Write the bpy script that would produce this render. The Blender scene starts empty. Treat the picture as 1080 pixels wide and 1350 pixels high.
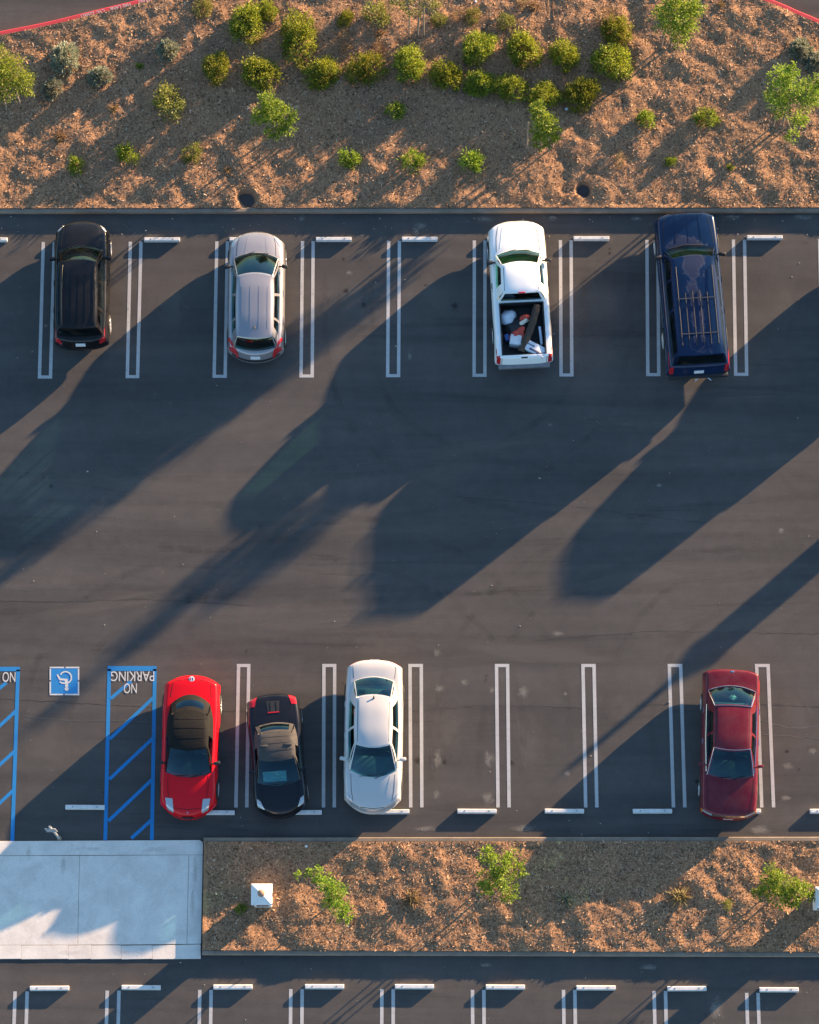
import bpy, bmesh, math, random
import numpy as np
from mathutils import Vector, Matrix
from mathutils.bvhtree import BVHTree

random.seed(7)
RNG = np.random.default_rng(11)
SC = bpy.context.scene
COL = SC.collection
R = math.radians

# ------------------------------------------------------------------ camera
FPX = 3950.0            # focal length in photograph pixels (1080 x 1350)
TILT = math.atan(0.2494)
CAM_H = 90.3
CX, CY = 535.0, 675.0
cam_d = bpy.data.cameras.new('camera')
cam_d.sensor_fit = 'VERTICAL'
cam_d.sensor_height = 36.0
cam_d.lens = FPX / 1350.0 * 36.0
cam_d.shift_x = (540.0 - CX) / 1350.0
cam_d.clip_start = 1.0
cam_d.clip_end = 6000.0
cam = bpy.data.objects.new('camera', cam_d)
COL.objects.link(cam)
cam.location = (0, 0, CAM_H)
cam.rotation_euler = (TILT, 0, 0)
SC.camera = cam

# ------------------------------------------------------------------ light
SUN_EL = R(8.25)
SUN_TO = Vector((-0.763, -0.646, 0)).normalized()      # the way the shadows fall
wd = bpy.data.worlds.new('World')
SC.world = wd
wd.use_nodes = True
wn = wd.node_tree.nodes
bg = wn['Background']
sky = wn.new('ShaderNodeTexSky')
sky.sky_type = 'NISHITA'
sky.sun_disc = False
sky.sun_elevation = SUN_EL
sun_from = -SUN_TO
sky.sun_rotation = math.atan2(sun_from.x, sun_from.y)
sky.altitude = 50
sky.air_density = 1.0
sky.dust_density = 0.3
sky.ozone_density = 2.5
wd.node_tree.links.new(sky.outputs[0], bg.inputs[0])
bg.inputs[1].default_value = 0.108
sl = bpy.data.lights.new('sun', 'SUN')
sl.energy = 5.0
sl.angle = R(0.53)
sl.color = (1.0, 0.68, 0.40)
sun = bpy.data.objects.new('sun', sl)
COL.objects.link(sun)
ray = SUN_TO * math.cos(SUN_EL) + Vector((0, 0, -math.sin(SUN_EL)))
sun.rotation_euler = ray.to_track_quat('-Z', 'Y').to_euler()
sun.location = (40, 40, 30)

SC.view_settings.view_transform = 'Standard'
SC.view_settings.look = 'None'
SC.view_settings.gamma = 1.0
SC.view_settings.use_curve_mapping = False
SC.view_settings.exposure = 2.13


# ------------------------------------------------------------------ helpers
def G(px, py, z=0.0):
    """point at height z on the ray through a photograph pixel"""
    u = px - CX
    v = CY - py
    d = Vector((u, v * math.cos(TILT) + FPX * math.sin(TILT), v * math.sin(TILT) - FPX * math.cos(TILT)))
    t = (z - CAM_H) / d.z
    return Vector((d.x * t, d.y * t, z))


def tag(o, label=None, cat=None, group=None, kind=None):
    if label: o['label'] = label
    if cat: o['category'] = cat
    if group: o['group'] = group
    if kind: o['kind'] = kind
    return o


def empty(name, loc=(0, 0, 0), rz=0.0, parent=None):
    o = bpy.data.objects.new(name, None)
    COL.objects.link(o)
    o.location = loc
    o.rotation_euler = (0, 0, rz)
    o.empty_display_size = 0.2
    if parent: o.parent = parent
    return o


def link(name, me, parent=None, loc=None, rz=None):
    o = bpy.data.objects.new(name, me)
    COL.objects.link(o)
    if parent: o.parent = parent
    if loc is not None: o.location = loc
    if rz is not None: o.rotation_euler = (0, 0, rz)
    return o


def mesh(name, verts, faces, mats=(), smooth=False, sharp=None, midx=None):
    me = bpy.data.meshes.new(name)
    me.from_pydata([tuple(v) for v in verts], [], [tuple(f) for f in faces])
    for m in (mats if isinstance(mats, (list, tuple)) else [mats]):
        me.materials.append(m)
    if midx is not None:
        me.polygons.foreach_set('material_index', np.asarray(midx, dtype=np.int32))
    if smooth:
        me.polygons.foreach_set('use_smooth', np.ones(len(me.polygons), dtype=bool))
        if sharp: me.set_sharp_from_angle(angle=R(sharp))
    me.update()
    return me


def bm_mesh(bm, name, mat, smooth=False, sharp=40):
    me = bpy.data.meshes.new(name)
    bmesh.ops.recalc_face_normals(bm, faces=bm.faces)
    bm.to_mesh(me)
    bm.free()
    for m in (mat if isinstance(mat, (list, tuple)) else [mat]):
        me.materials.append(m)
    if smooth:
        me.polygons.foreach_set('use_smooth', np.ones(len(me.polygons), dtype=bool))
        me.set_sharp_from_angle(angle=R(sharp))
    return me


def bm_box(bm, c, s, rot=None, bev=0.0, seg=2):
    r = bmesh.ops.create_cube(bm, size=1.0)
    vs = r['verts']
    M = Matrix.Translation(c) @ (rot.to_4x4() if rot else Matrix.Identity(4)) @ Matrix.Diagonal((s[0], s[1], s[2], 1))
    bmesh.ops.transform(bm, matrix=M, verts=vs)
    if bev > 0:
        es = list({e for v in vs for e in v.link_edges})
        bmesh.ops.bevel(bm, geom=es, offset=bev, segments=seg, affect='EDGES', profile=0.5)


def rbox(name, size, bev, mat, c=(0, 0, 0), rot=None, seg=2):
    bm = bmesh.new()
    bm_box(bm, Vector(c), size, rot, bev, seg)
    return bm_mesh(bm, name, mat, True, 50)


def bm_tube(bm, pts, rads, n=8, cap=True):
    rings = []
    pts = [Vector(p) for p in pts]
    if not hasattr(rads, '__len__'): rads = [rads] * len(pts)
    for i, p in enumerate(pts):
        d = (pts[min(i + 1, len(pts) - 1)] - pts[max(i - 1, 0)]).normalized()
        a = d.orthogonal().normalized()
        if i and rings:
            a = (pa - d * pa.dot(d)).normalized()
        pa = a
        b = d.cross(a)
        rings.append([bm.verts.new(p + (a * math.cos(2 * math.pi * k / n) + b * math.sin(2 * math.pi * k / n)) * rads[i]) for k in range(n)])
    for i in range(len(rings) - 1):
        for k in range(n):
            bm.faces.new((rings[i][k], rings[i][(k + 1) % n], rings[i + 1][(k + 1) % n], rings[i + 1][k]))
    if cap:
        bm.faces.new(rings[0][::-1])
        bm.faces.new(rings[-1])


def bm_lathe(bm, prof, n=24, axis='z', c=(0, 0, 0)):
    rings = []
    for (r, h) in prof:
        ring = []
        for k in range(n):
            a = 2 * math.pi * k / n
            if axis == 'z': p = Vector((r * math.cos(a), r * math.sin(a), h))
            else: p = Vector((r * math.cos(a), h, r * math.sin(a)))
            ring.append(bm.verts.new(p + Vector(c)))
        rings.append(ring)
    for i in range(len(rings) - 1):
        for k in range(n):
            bm.faces.new((rings[i][k], rings[i][(k + 1) % n], rings[i + 1][(k + 1) % n], rings[i + 1][k]))
    bm.faces.new(rings[0][::-1])
    bm.faces.new(rings[-1])


# ------------------------------------------------------------------ materials
class NT:
    def __init__(self, name):
        self.m = bpy.data.materials.new(name)
        self.m.use_nodes = True
        self.t = self.m.node_tree
        self.n = self.t.nodes
        self.b = self.n['Principled BSDF']
        self.out = self.n['Material Output']

    def new(self, typ, **kw):
        nd = self.n.new(typ)
        for k, v in kw.items():
            setattr(nd, k, v)
        return nd

    def ln(self, a, b): self.t.links.new(a, b)

    def coord(self, which='Object'): return self.new('ShaderNodeTexCoord').outputs[which]

    def mapping(self, vec, scale=(1, 1, 1), loc=(0, 0, 0), rot=(0, 0, 0)):
        mp = self.new('ShaderNodeMapping')
        mp.inputs['Scale'].default_value = scale
        mp.inputs['Location'].default_value = loc
        mp.inputs['Rotation'].default_value = rot
        self.ln(vec, mp.inputs['Vector'])
        return mp.outputs[0]

    def noise(self, vec, scale, detail=4, rough=0.55, dist=0.0):
        nz = self.new('ShaderNodeTexNoise')
        nz.inputs['Scale'].default_value = scale
        nz.inputs['Detail'].default_value = detail
        nz.inputs['Roughness'].default_value = rough
        nz.inputs['Distortion'].default_value = dist
        self.ln(vec, nz.inputs['Vector'])
        return nz.outputs['Fac']

    def ramp(self, fac, stops, interp='LINEAR'):
        r = self.new('ShaderNodeValToRGB')
        r.color_ramp.interpolation = interp
        el = r.color_ramp.elements
        while len(el) < len(stops): el.new(0.5)
        for e, (p, c) in zip(el, stops):
            e.position = p
            e.color = (c[0], c[1], c[2], 1) if hasattr(c, '__len__') else (c, c, c, 1)
        self.ln(fac, r.inputs['Fac'])
        return r.outputs['Color']

    def mix(self, fac, a, b, typ='MIX'):
        mx = self.new('ShaderNodeMix', data_type='RGBA', blend_type=typ)
        for sock, val in ((0, fac), (6, a), (7, b)):
            if hasattr(val, 'is_output') or isinstance(val, bpy.types.NodeSocket): self.ln(val, mx.inputs[sock])
            elif sock == 0: mx.inputs[0].default_value = val
            else: mx.inputs[sock].default_value = (val[0], val[1], val[2], 1)
        return mx.outputs[2]

    def math(self, op, a, b=0.0, clamp=False):
        mt = self.new('ShaderNodeMath', operation=op, use_clamp=clamp)
        for i, val in ((0, a), (1, b)):
            if isinstance(val, bpy.types.NodeSocket): self.ln(val, mt.inputs[i])
            else: mt.inputs[i].default_value = val
        return mt.outputs[0]

    def bump(self, h, strength, dist=0.01):
        bp = self.new('ShaderNodeBump')
        bp.inputs['Strength'].default_value = strength
        bp.inputs['Distance'].default_value = dist
        self.ln(h, bp.inputs['Height'])
        self.ln(bp.outputs[0], self.b.inputs['Normal'])

    def set(self, col=None, rough=None, metal=None, spec=None, coat=None, coat_rough=None):
        i = self.b.inputs
        if col is not None:
            if isinstance(col, bpy.types.NodeSocket): self.ln(col, i['Base Color'])
            else: i['Base Color'].default_value = (col[0], col[1], col[2], 1)
        if rough is not None:
            if isinstance(rough, bpy.types.NodeSocket): self.ln(rough, i['Roughness'])
            else: i['Roughness'].default_value = rough
        if metal is not None: i['Metallic'].default_value = metal
        if spec is not None: i['Specular IOR Level'].default_value = spec
        if coat is not None: i['Coat Weight'].default_value = coat
        if coat_rough is not None: i['Coat Roughness'].default_value = coat_rough
        return self.m


def plain(name, col, rough=0.6, metal=0.0, spec=0.5, var=0.15, scale=6.0):
    t = NT(name)
    f = t.noise(t.coord(), scale, 5, 0.6)
    c = t.ramp(f, [(0.3, tuple(x * (1 - var) for x in col)), (0.7, tuple(min(1, x * (1 + var)) for x in col))])
    return t.set(c, rough, metal, spec)


def paint(name, col, metal=0.0, rough=0.35, coat=1.0, dust=0.05):
    t = NT(name)
    f = t.noise(t.coord(), 2.5, 6, 0.65)
    f2 = t.noise(t.coord(), 60, 2, 0.5)
    d = t.ramp(f, [(0.42, 0.0), (0.75, dust * 2)])
    c = t.mix(d, col, (0.32, 0.27, 0.22))
    rr = t.ramp(f2, [(0.3, rough * 0.85), (0.7, rough * 1.2)])
    t.set(c, rr, metal, 0.15, coat, 0.05)
    return t.m


def glass(name, tint=(0.55, 0.75, 0.72), dens=0.5, refl=(0.9, 0.95, 1.0)):
    t = NT(name)
    t.n.remove(t.b)
    tr = t.new('ShaderNodeBsdfTransparent')
    tr.inputs[0].default_value = (tint[0] * dens, tint[1] * dens, tint[2] * dens, 1)
    gl = t.new('ShaderNodeBsdfGlossy')
    gl.inputs['Color'].default_value = (refl[0] * .62, refl[1] * .92, refl[2], 1)
    gl.inputs['Roughness'].default_value = 0.04
    fr = t.new('ShaderNodeLayerWeight')
    fr.inputs[0].default_value = 0.5
    mx = t.new('ShaderNodeMixShader')
    nz = t.noise(t.coord(), 3.0, 4)
    df = t.new('ShaderNodeBsdfDiffuse')
    df.inputs[0].default_value = (0.35, 0.33, 0.3, 1)
    mx2 = t.new('ShaderNodeMixShader')
    fr_s = t.math('ADD', t.math('MULTIPLY', t.math('POWER', fr.outputs['Facing'], 5.0), 0.9), 0.065, True)
    t.ln(fr_s, mx.inputs[0])
    t.ln(tr.outputs[0], mx.inputs[1])
    t.ln(gl.outputs[0], mx.inputs[2])
    dd = t.ramp(nz, [(0.45, 0.0), (0.78, 0.02)])
    t.ln(dd, mx2.inputs[0])
    t.ln(mx.outputs[0], mx2.inputs[1])
    t.ln(df.outputs[0], mx2.inputs[2])
    t.ln(mx2.outputs[0], t.out.inputs[0])
    return t.m


def mat_asphalt():
    t = NT('asphalt')
    co = t.coord()
    big = t.noise(co, 0.16, 5, 0.6, 0.4)
    streak = t.noise(t.mapping(co, (0.05, 0.9, 1)), 1.0, 5, 0.62, 0.6)
    fine = t.noise(co, 34, 4, 0.7)
    mid = t.noise(co, 2.2, 6, 0.65)
    base = t.ramp(big, [(0.3, (0.060, 0.056, 0.054)), (0.7, (0.081, 0.075, 0.072))])
    st = t.ramp(streak, [(0.32, (0.78, 0.78, 0.80)), (0.5, (1, 1, 1)), (0.68, (1.2, 1.17, 1.13))])
    c = t.mix(1.0, base, st, 'MULTIPLY')
    md = t.ramp(mid, [(0.3, (0.86, 0.86, 0.86)), (0.7, (1.13, 1.12, 1.11))])
    c = t.mix(1.0, c, md, 'MULTIPLY')
    fn = t.ramp(fine, [(0.3, (0.72, 0.72, 0.72)), (0.72, (1.3, 1.28, 1.26))])
    c = t.mix(1.0, c, fn, 'MULTIPLY')
    sc = t.noise(t.mapping(co, (0.10, 1.6, 1), (4, 2, 0), (0, 0, 0.22)), 1.0, 4, 0.6, 1.6)
    c = t.mix(t.ramp(sc, [(0.60, 0.0), (0.72, 0.45)]), c, (0.030, 0.029, 0.029))
    sc2 = t.noise(t.mapping(co, (0.9, 0.07, 1), (9, 1, 0), (0, 0, 0.1)), 1.0, 4, 0.6, 1.2)
    c = t.mix(t.ramp(sc2, [(0.62, 0.0), (0.74, 0.3)]), c, (0.085, 0.078, 0.072))
    # pale dusty blotches
    du = t.noise(co, 0.9, 7, 0.72, 1.2)
    dm = t.ramp(du, [(0.64, 0.0), (0.76, 0.22)])
    c = t.mix(dm, c, (0.15, 0.135, 0.12))
    # dark oil drips
    ol = t.noise(t.mapping(co, (1, 1, 1), (17, 5, 3)), 2.6, 3, 0.4)
    om = t.ramp(ol, [(0.74, 0.0), (0.80, 0.6)])
    c = t.mix(om, c, (0.02, 0.019, 0.019))
    rg = t.ramp(mid, [(0.3, 0.80), (0.7, 0.93)])
    t.set(c, rg, 0, 0.3)
    t.bump(fine, 0.35, 0.006)
    return t.m


def mat_concrete(name, a, b, bump=0.25):
    t = NT(name)
    co = t.coord()
    f = t.noise(co, 1.3, 7, 0.65, 0.5)
    g = t.noise(co, 26, 4, 0.7)
    h = t.noise(co, 5.5, 5, 0.6, 1.0)
    c = t.ramp(f, [(0.3, a), (0.7, b)])
    c = t.mix(1.0, c, t.ramp(g, [(0.3, (0.88, 0.88, 0.88)), (0.7, (1.1, 1.1, 1.1))]), 'MULTIPLY')
    c = t.mix(t.ramp(h, [(0.62, 0.0), (0.76, 0.35)]), c, tuple(x * 0.55 for x in a))
    t.set(c, 0.88, 0, 0.3)
    t.bump(t.mix(0.5, g, h), bump, 0.008)
    return t.m


def mat_linepaint(name, col, wear=0.30):
    t = NT(name)
    co = t.coord()
    n1 = t.noise(co, 11, 5, 0.65)
    n2 = t.noise(co, 1.6, 4, 0.6)
    s = t.math('ADD', t.math('MULTIPLY', n1, 0.6), t.math('MULTIPLY', n2, 0.4))
    m = t.ramp(s, [(0.30, 0.8), (0.40, wear * 0.8), (0.60, wear * 0.3)])
    c = t.mix(m, col, (0.07, 0.066, 0.062))
    t.set(c, 0.75, 0, 0.3)
    return t.m


def mat_mulch():
    t = NT('bark_mulch')
    co = t.coord()
    f = t.noise(co, 0.55, 5, 0.6)
    g = t.noise(co, 22, 5, 0.75, 0.6)
    h = t.noise(t.mapping(co, (1, 1, 1), (3, 2, 1)), 60, 3, 0.7)
    c = t.ramp(g, [(0.25, (0.105, 0.058, 0.034)), (0.48, (0.275, 0.156, 0.088)), (0.75, (0.49, 0.30, 0.17))])
    c = t.mix(1.0, c, t.ramp(f, [(0.3, (0.80, 0.80, 0.82)), (0.7, (1.15, 1.1, 1.05))]), 'MULTIPLY')
    t.set(c, 0.92, 0, 0.2)
    t.bump(t.mix(0.5, g, h), 0.7, 0.015)
    return t.m


def mat_chips():
    t = NT('bark_chip')
    geo = t.new('ShaderNodeNewGeometry')
    c = t.ramp(geo.outputs['Random Per Island'], [(0.0, (0.075, 0.041, 0.024)), (0.35, (0.21, 0.118, 0.066)), (0.7, (0.385, 0.23, 0.13)), (0.98, (0.51, 0.325, 0.195)), (1.0, (0.52, 0.42, 0.30))])
    t.set(c, 0.9, 0, 0.2)
    return t.m


def mat_leaf(name, dark, mid, lite, trans=0.35, odd=None):
    t = NT(name)
    geo = t.new('ShaderNodeNewGeometry')
    oi = t.new('ShaderNodeObjectInfo')
    f = t.noise(t.coord(), 4.5, 3)
    s = t.math('ADD', t.math('MULTIPLY', geo.outputs['Random Per Island'], 0.55), t.math('MULTIPLY', f, 0.45))
    stops = [(0.15, dark), (0.5, mid), (0.85, lite)]
    if odd: stops.append((0.97, odd))
    c = t.ramp(s, stops)
    hs = t.new('ShaderNodeHueSaturation')
    t.ln(c, hs.inputs['Color'])
    t.ln(t.math('ADD', t.math('MULTIPLY', oi.outputs['Random'], 0.035), 0.488), hs.inputs['Hue'])
    t.ln(t.math('ADD', t.math('MULTIPLY', oi.outputs['Random'], 0.35), 0.82), hs.inputs['Value'])
    t.set(hs.outputs[0], 0.55, 0, 0.35)
    tl = t.new('ShaderNodeBsdfTranslucent')
    t.ln(hs.outputs[0], tl.inputs[0])
    mx = t.new('ShaderNodeMixShader')
    mx.inputs[0].default_value = trans
    t.ln(t.b.outputs[0], mx.inputs[1])
    t.ln(tl.outputs[0], mx.inputs[2])
    t.ln(mx.outputs[0], t.out.inputs[0])
    return t.m


M = {}
M['asphalt'] = mat_asphalt()
M['kerb'] = mat_concrete('kerb_concrete', (0.17, 0.138, 0.105), (0.27, 0.215, 0.165))
M['pad'] = mat_concrete('broomed_concrete', (0.58, 0.525, 0.47), (0.77, 0.705, 0.63), 0.6)
M['red_kerb'] = mat_linepaint('red_kerb_paint', (0.52, 0.045, 0.06), 0.12)
M['white_line'] = mat_linepaint('white_line_paint', (0.50, 0.49, 0.48), 0.34)
M['white_text'] = mat_linepaint('white_stencil_paint', (0.62, 0.61, 0.59), 0.25)
M['blue_line'] = mat_linepaint('blue_line_paint', (0.010, 0.215, 0.52), 0.26)
M['wheelstop'] = mat_concrete('wheel_stop_paint', (0.52, 0.51, 0.50), (0.74, 0.73, 0.71), 0.3)
M['steel'] = plain('dull_steel', (0.25, 0.25, 0.26), 0.45, 0.6)
M['rack'] = plain('rack_dark_metal', (0.022, 0.023, 0.028), 0.45, 0.0)
M['mulch'] = mat_mulch()
M['chip'] = mat_chips()
M['soil'] = plain('dark_soil', (0.022, 0.016, 0.012), 0.95, var=0.3)
M['bark'] = plain('trunk_bark', (0.20, 0.155, 0.115), 0.9, var=0.3, scale=20)
M['stake'] = plain('stake_wood', (0.28, 0.21, 0.15), 0.85, var=0.25, scale=20)
M['leaf_shrub'] = mat_leaf('shrub_leaf', (0.07, 0.105, 0.014), (0.22, 0.25, 0.026), (0.46, 0.43, 0.05), 0.42, (0.44, 0.38, 0.07))
M['leaf_tree'] = mat_leaf('tree_leaf', (0.075, 0.125, 0.014), (0.19, 0.27, 0.026), (0.37, 0.41, 0.05), 0.42)
M['leaf_olive'] = mat_leaf('olive_leaf', (0.10, 0.12, 0.02), (0.20, 0.21, 0.045), (0.33, 0.30, 0.09), 0.4, (0.40, 0.26, 0.10))
M['leaf_sage'] = mat_leaf('sage_leaf', (0.12, 0.14, 0.095), (0.29, 0.31, 0.22), (0.50, 0.50, 0.38), 0.25)
M['leaf_dry'] = mat_leaf('dry_leaf', (0.12, 0.07, 0.035), (0.26, 0.165, 0.085), (0.46, 0.33, 0.18), 0.25)
M['straw'] = mat_leaf('straw_blade', (0.22, 0.16, 0.08), (0.38, 0.29, 0.16), (0.55, 0.45, 0.28), 0.3)
M['rubber'] = plain('tyre_rubber', (0.018, 0.018, 0.018), 0.85)
M['alloy'] = plain('wheel_alloy', (0.62, 0.62, 0.63), 0.35, 0.8, var=0.05)
M['trim'] = plain('black_trim', (0.014, 0.014, 0.015), 0.5, var=0.2)
M['gap'] = plain('panel_gap', (0.006, 0.006, 0.006), 0.9)
M['under'] = plain('underbody', (0.012, 0.012, 0.012), 0.95)
M['chrome'] = plain('chrome', (0.75, 0.75, 0.76), 0.15, 1.0, var=0.03)
M['tail'] = paint('tail_lamp_lens', (0.42, 0.012, 0.018), 0, 0.15, 1.0, 0.0)
M['amber'] = paint('amber_lens', (0.55, 0.16, 0.02), 0, 0.15, 1.0, 0.0)
M['lamp'] = paint('head_lamp_lens', (0.42, 0.45, 0.48), 0.35, 0.12, 1.0, 0.0)
M['plate'] = plain('number_plate', (0.62, 0.63, 0.66), 0.5, var=0.1, scale=60)
M['plate_ink'] = plain('plate_ink', (0.03, 0.04, 0.12), 0.6)
M['int_dark'] = plain('interior_dark', (0.03, 0.03, 0.032), 0.8)
M['int_grey'] = plain('interior_grey', (0.16, 0.16, 0.165), 0.85)
M['int_beige'] = plain('interior_beige', (0.32, 0.27, 0.20), 0.85)
M['glass'] = glass('window_glass', (0.40, 0.82, 0.88), 0.60)
M['glass_dark'] = glass('privacy_glass', (0.5, 0.55, 0.6), 0.16)
M['glass_green'] = glass('green_glass', (0.42, 0.85, 0.48), 0.70)


# ------------------------------------------------------------------ flat sheets from pixel outlines
def sheet(name, pxs, z, mat, parent, thick=0.0):
    pts = [G(p[0], p[1], z) for p in pxs]
    return link(name, mesh(name, pts, [range(len(pts))][0:1] and [tuple(range(len(pts)))], mat), parent)


def up(me):
    """make a flat mesh face upwards"""
    if len(me.polygons) and me.polygons[0].normal.z < 0:
        me.flip_normals()
    return me


def ribbon_faces(p0, p1, w):
    d = (p1 - p0).normalized()
    n = Vector((-d.y, d.x, 0)) * (w / 2)
    return [p0 - n, p1 - n, p1 + n, p0 + n]


class Flat:
    def __init__(self): self.v = []; self.f = []

    def poly(self, pts):
        k = len(self.v)
        self.v += [Vector(p) for p in pts]
        self.f.append(tuple(range(k, k + len(pts))))

    def seg(self, a, b, w, z, ext=0.0):
        p0, p1 = G(a[0], a[1], z), G(b[0], b[1], z)
        d = (p1 - p0).normalized() * ext
        self.poly(ribbon_faces(p0 - d, p1 + d, w))

    def build(self, name, mat, parent):
        me = mesh(name, self.v, self.f, mat)
        bm = bmesh.new(); bm.from_mesh(me)
        for f in bm.faces:
            if f.normal.z < 0: f.normal_flip()
        bm.to_mesh(me); bm.free()
        return link(name, me, parent)


# ------------------------------------------------------------------ the ground
bm = bmesh.new()
bmesh.ops.create_grid(bm, x_segments=8, y_segments=8, size=1500)
lot = link('asphalt_parking_lot', bm_mesh(bm, 'asphalt', M['asphalt']))
lot.location = (0, 23, 0)
for v in lot.data.vertices: pass
lot.location = (0, 0, 0)
tag(lot, 'dark grey asphalt of the parking lot', kind='structure')

Z1 = 0.004
LW = 0.105
# bays of the row under the large planting bed: U shapes closed towards the aisle
top_bays = [((57.2, 52.2), (71.7, 66.7)), ((172, 168), (186, 181.6)), ((286, 282.5), (300, 297)), ((399, 397), (413, 411.7)),
            ((512.5, 511.2), (526.7, 525.6)), ((625.5, 625.2), (639.5, 639.4)), ((739, 739.8), (753, 754)), ((853, 854.2), (867.3, 868.6)),
            ((967, 970), (981.7, 984.5)), ((1080.5, 1085), (1095, 1099.5)), ((-58, -64), (-43.5, -49.5))]
for (l, r) in top_bays:
    yt = 319 - 3.2 * (l[0] - 57) / 910
    yb = 495 - 3.6 * (l[0] - 57) / 910
    F = Flat()
    F.seg((l[0], yt), (l[1], yb), LW, Z1)
    F.seg((r[0], yt), (r[1], yb), LW, Z1)
    a, b = G(l[1], yb, Z1), G(r[1], yb, Z1)
    ux = Vector((LW / 2, 0, 0))
    F.poly([a - ux, b + ux, b + ux + Vector((0, -0.10, 0)), a - ux + Vector((0, -0.10, 0))])
    F.build('bay_line', M['white_line'], lot)
bot_bays = [((314.6, 311.2), (328, 325.5)), ((427.2, 426.6), (441.3, 440.8)), ((540.7, 541.6), (555.5, 556.2)), ((654.7, 656.7), (669.3, 671.3)),
            ((768.7, 772.3), (783.3, 787)), ((882.6, 888), (897.5, 903)), ((997.7, 1004.4), (1012.8, 1020)), ((1112, 1120), (1127, 1135))]
for (l, r) in bot_bays:
    yt, yb = 879.5, 1064.5
    F = Flat()
    F.seg((l[0], yt), (l[1], yb), LW, Z1)
    F.seg((r[0], yt), (r[1], yb), LW, Z1)
    a, b = G(l[0], yt, Z1), G(r[0], yt, Z1)
    ux = Vector((LW / 2, 0, 0))
    F.poly([a - ux, b + ux, b + ux + Vector((0, 0.10, 0)), a - ux + Vector((0, 0.10, 0))])
    F.build('bay_line', M['white_line'], lot)
for x0, x1, yy in [(20, 36, 1307), (141.5, 157, 1306), (263.5, 278.5, 1305), (383.5, 398.5, 1304), (503.5, 518.5, 1304), (623, 638, 1305),
                   (743, 758, 1305), (862.5, 877.5, 1306.5), (984.5, 999.5, 1309), (1105, 1120, 1311), (-101, -85, 1309)]:
    for x in (x0, x1):
        F = Flat()
        F.seg((x, yy), (x + (x - 530) * 6.3e-5 * 190, yy + 190), LW, Z1)
        F.build('bay_line', M['white_line'], lot)

# blue access aisles
def zz(x, y): return (x / 4.909, 860 + y / 4.909)
F = Flat()
for a, b in [((708, 108), (682, 1216)), ((1003, 108), (983, 1214))]:
    F.seg(zz(*a), zz(*b), 0.115, Z1)
a, b = G(*zz(697, 103), Z1), G(*zz(1014, 103), Z1)
F.poly([a + Vector((0, .07, 0)), b + Vector((0, .07, 0)), b - Vector((0, .085, 0)), a - Vector((0, .085, 0))])
F.build('aisle_border', M['blue_line'], lot)
for a, b in [((716, 300), (850, 186)), ((712, 560), (995, 292)), ((708, 822), (990, 556)), ((702, 1092), (986, 822)), ((850, 1204), (980, 1086))]:
    F = Flat(); F.seg(zz(*a), zz(*b), 0.105, Z1 + 0.002); F.build('aisle_hatch', M['blue_line'], lot)
F = Flat()
for a, b in [((118, 112), (80, 1222)), ((-190, 112), (-230, 1222))]:
    F.seg(zz(*a), zz(*b), 0.115, Z1)
a, b = G(*zz(-200, 108), Z1), G(*zz(130, 108), Z1)
F.poly([a + Vector((0, .07, 0)), b + Vector((0, .07, 0)), b - Vector((0, .07, 0)), a - Vector((0, .07, 0))])
F.build('aisle_border', M['blue_line'], lot)
for a, b in [((-190, 385), (42, 196)), ((-190, 650), (108, 375)), ((-195, 905), (100, 635)), ((-205, 1165), (90, 890))]:
    F = Flat(); F.seg(zz(*a), zz(*b), 0.105, Z1 + 0.002); F.build('aisle_hatch', M['blue_line'], lot)


def text_mesh(s, mat, name):
    cu = bpy.data.curves.new(name, 'FONT')
    cu.body = s
    cu.align_x = 'CENTER'
    cu.align_y = 'CENTER'
    o = bpy.data.objects.new(name, cu)
    COL.objects.link(o)
    dg = bpy.context.evaluated_depsgraph_get()
    me = bpy.data.meshes.new_from_object(o.evaluated_get(dg))
    bpy.data.objects.remove(o)
    bpy.data.curves.remove(cu)
    me.materials.clear()
    me.materials.append(mat)
    xs = [v.co.x for v in me.vertices]; ys = [v.co.y for v in me.vertices]
    cx, cy = (min(xs) + max(xs)) / 2, (min(ys) + max(ys)) / 2
    w, h = max(xs) - min(xs), max(ys) - min(ys)
    for v in me.vertices:
        v.co.x = (v.co.x - cx) / w
        v.co.y = (v.co.y - cy) / h
        v.co.z = 0
    return me


def ground_text(s, x0, x1, y0, y1, rz=math.pi, z=0.010):
    c = G((x0 + x1) / 2, (y0 + y1) / 2, z)
    w = (G(x1, (y0 + y1) / 2, z) - G(x0, (y0 + y1) / 2, z)).length
    h = (G((x0 + x1) / 2, y0, z) - G((x0 + x1) / 2, y1, z)).length
    o = link('stencil_lettering', text_mesh(s, M['white_text'], 'lettering'), lot, c, rz)
    o.scale = (w, h, 1)
    return o


ground_text('PARKING', 146.5, 203.5, 885, 898)
ground_text('NO', 163.5, 180.5, 901, 914)
ground_text('NO', 3.5, 20.5, 886, 899)
ground_text('PARKING', -60, -3, 886, 899)

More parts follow.
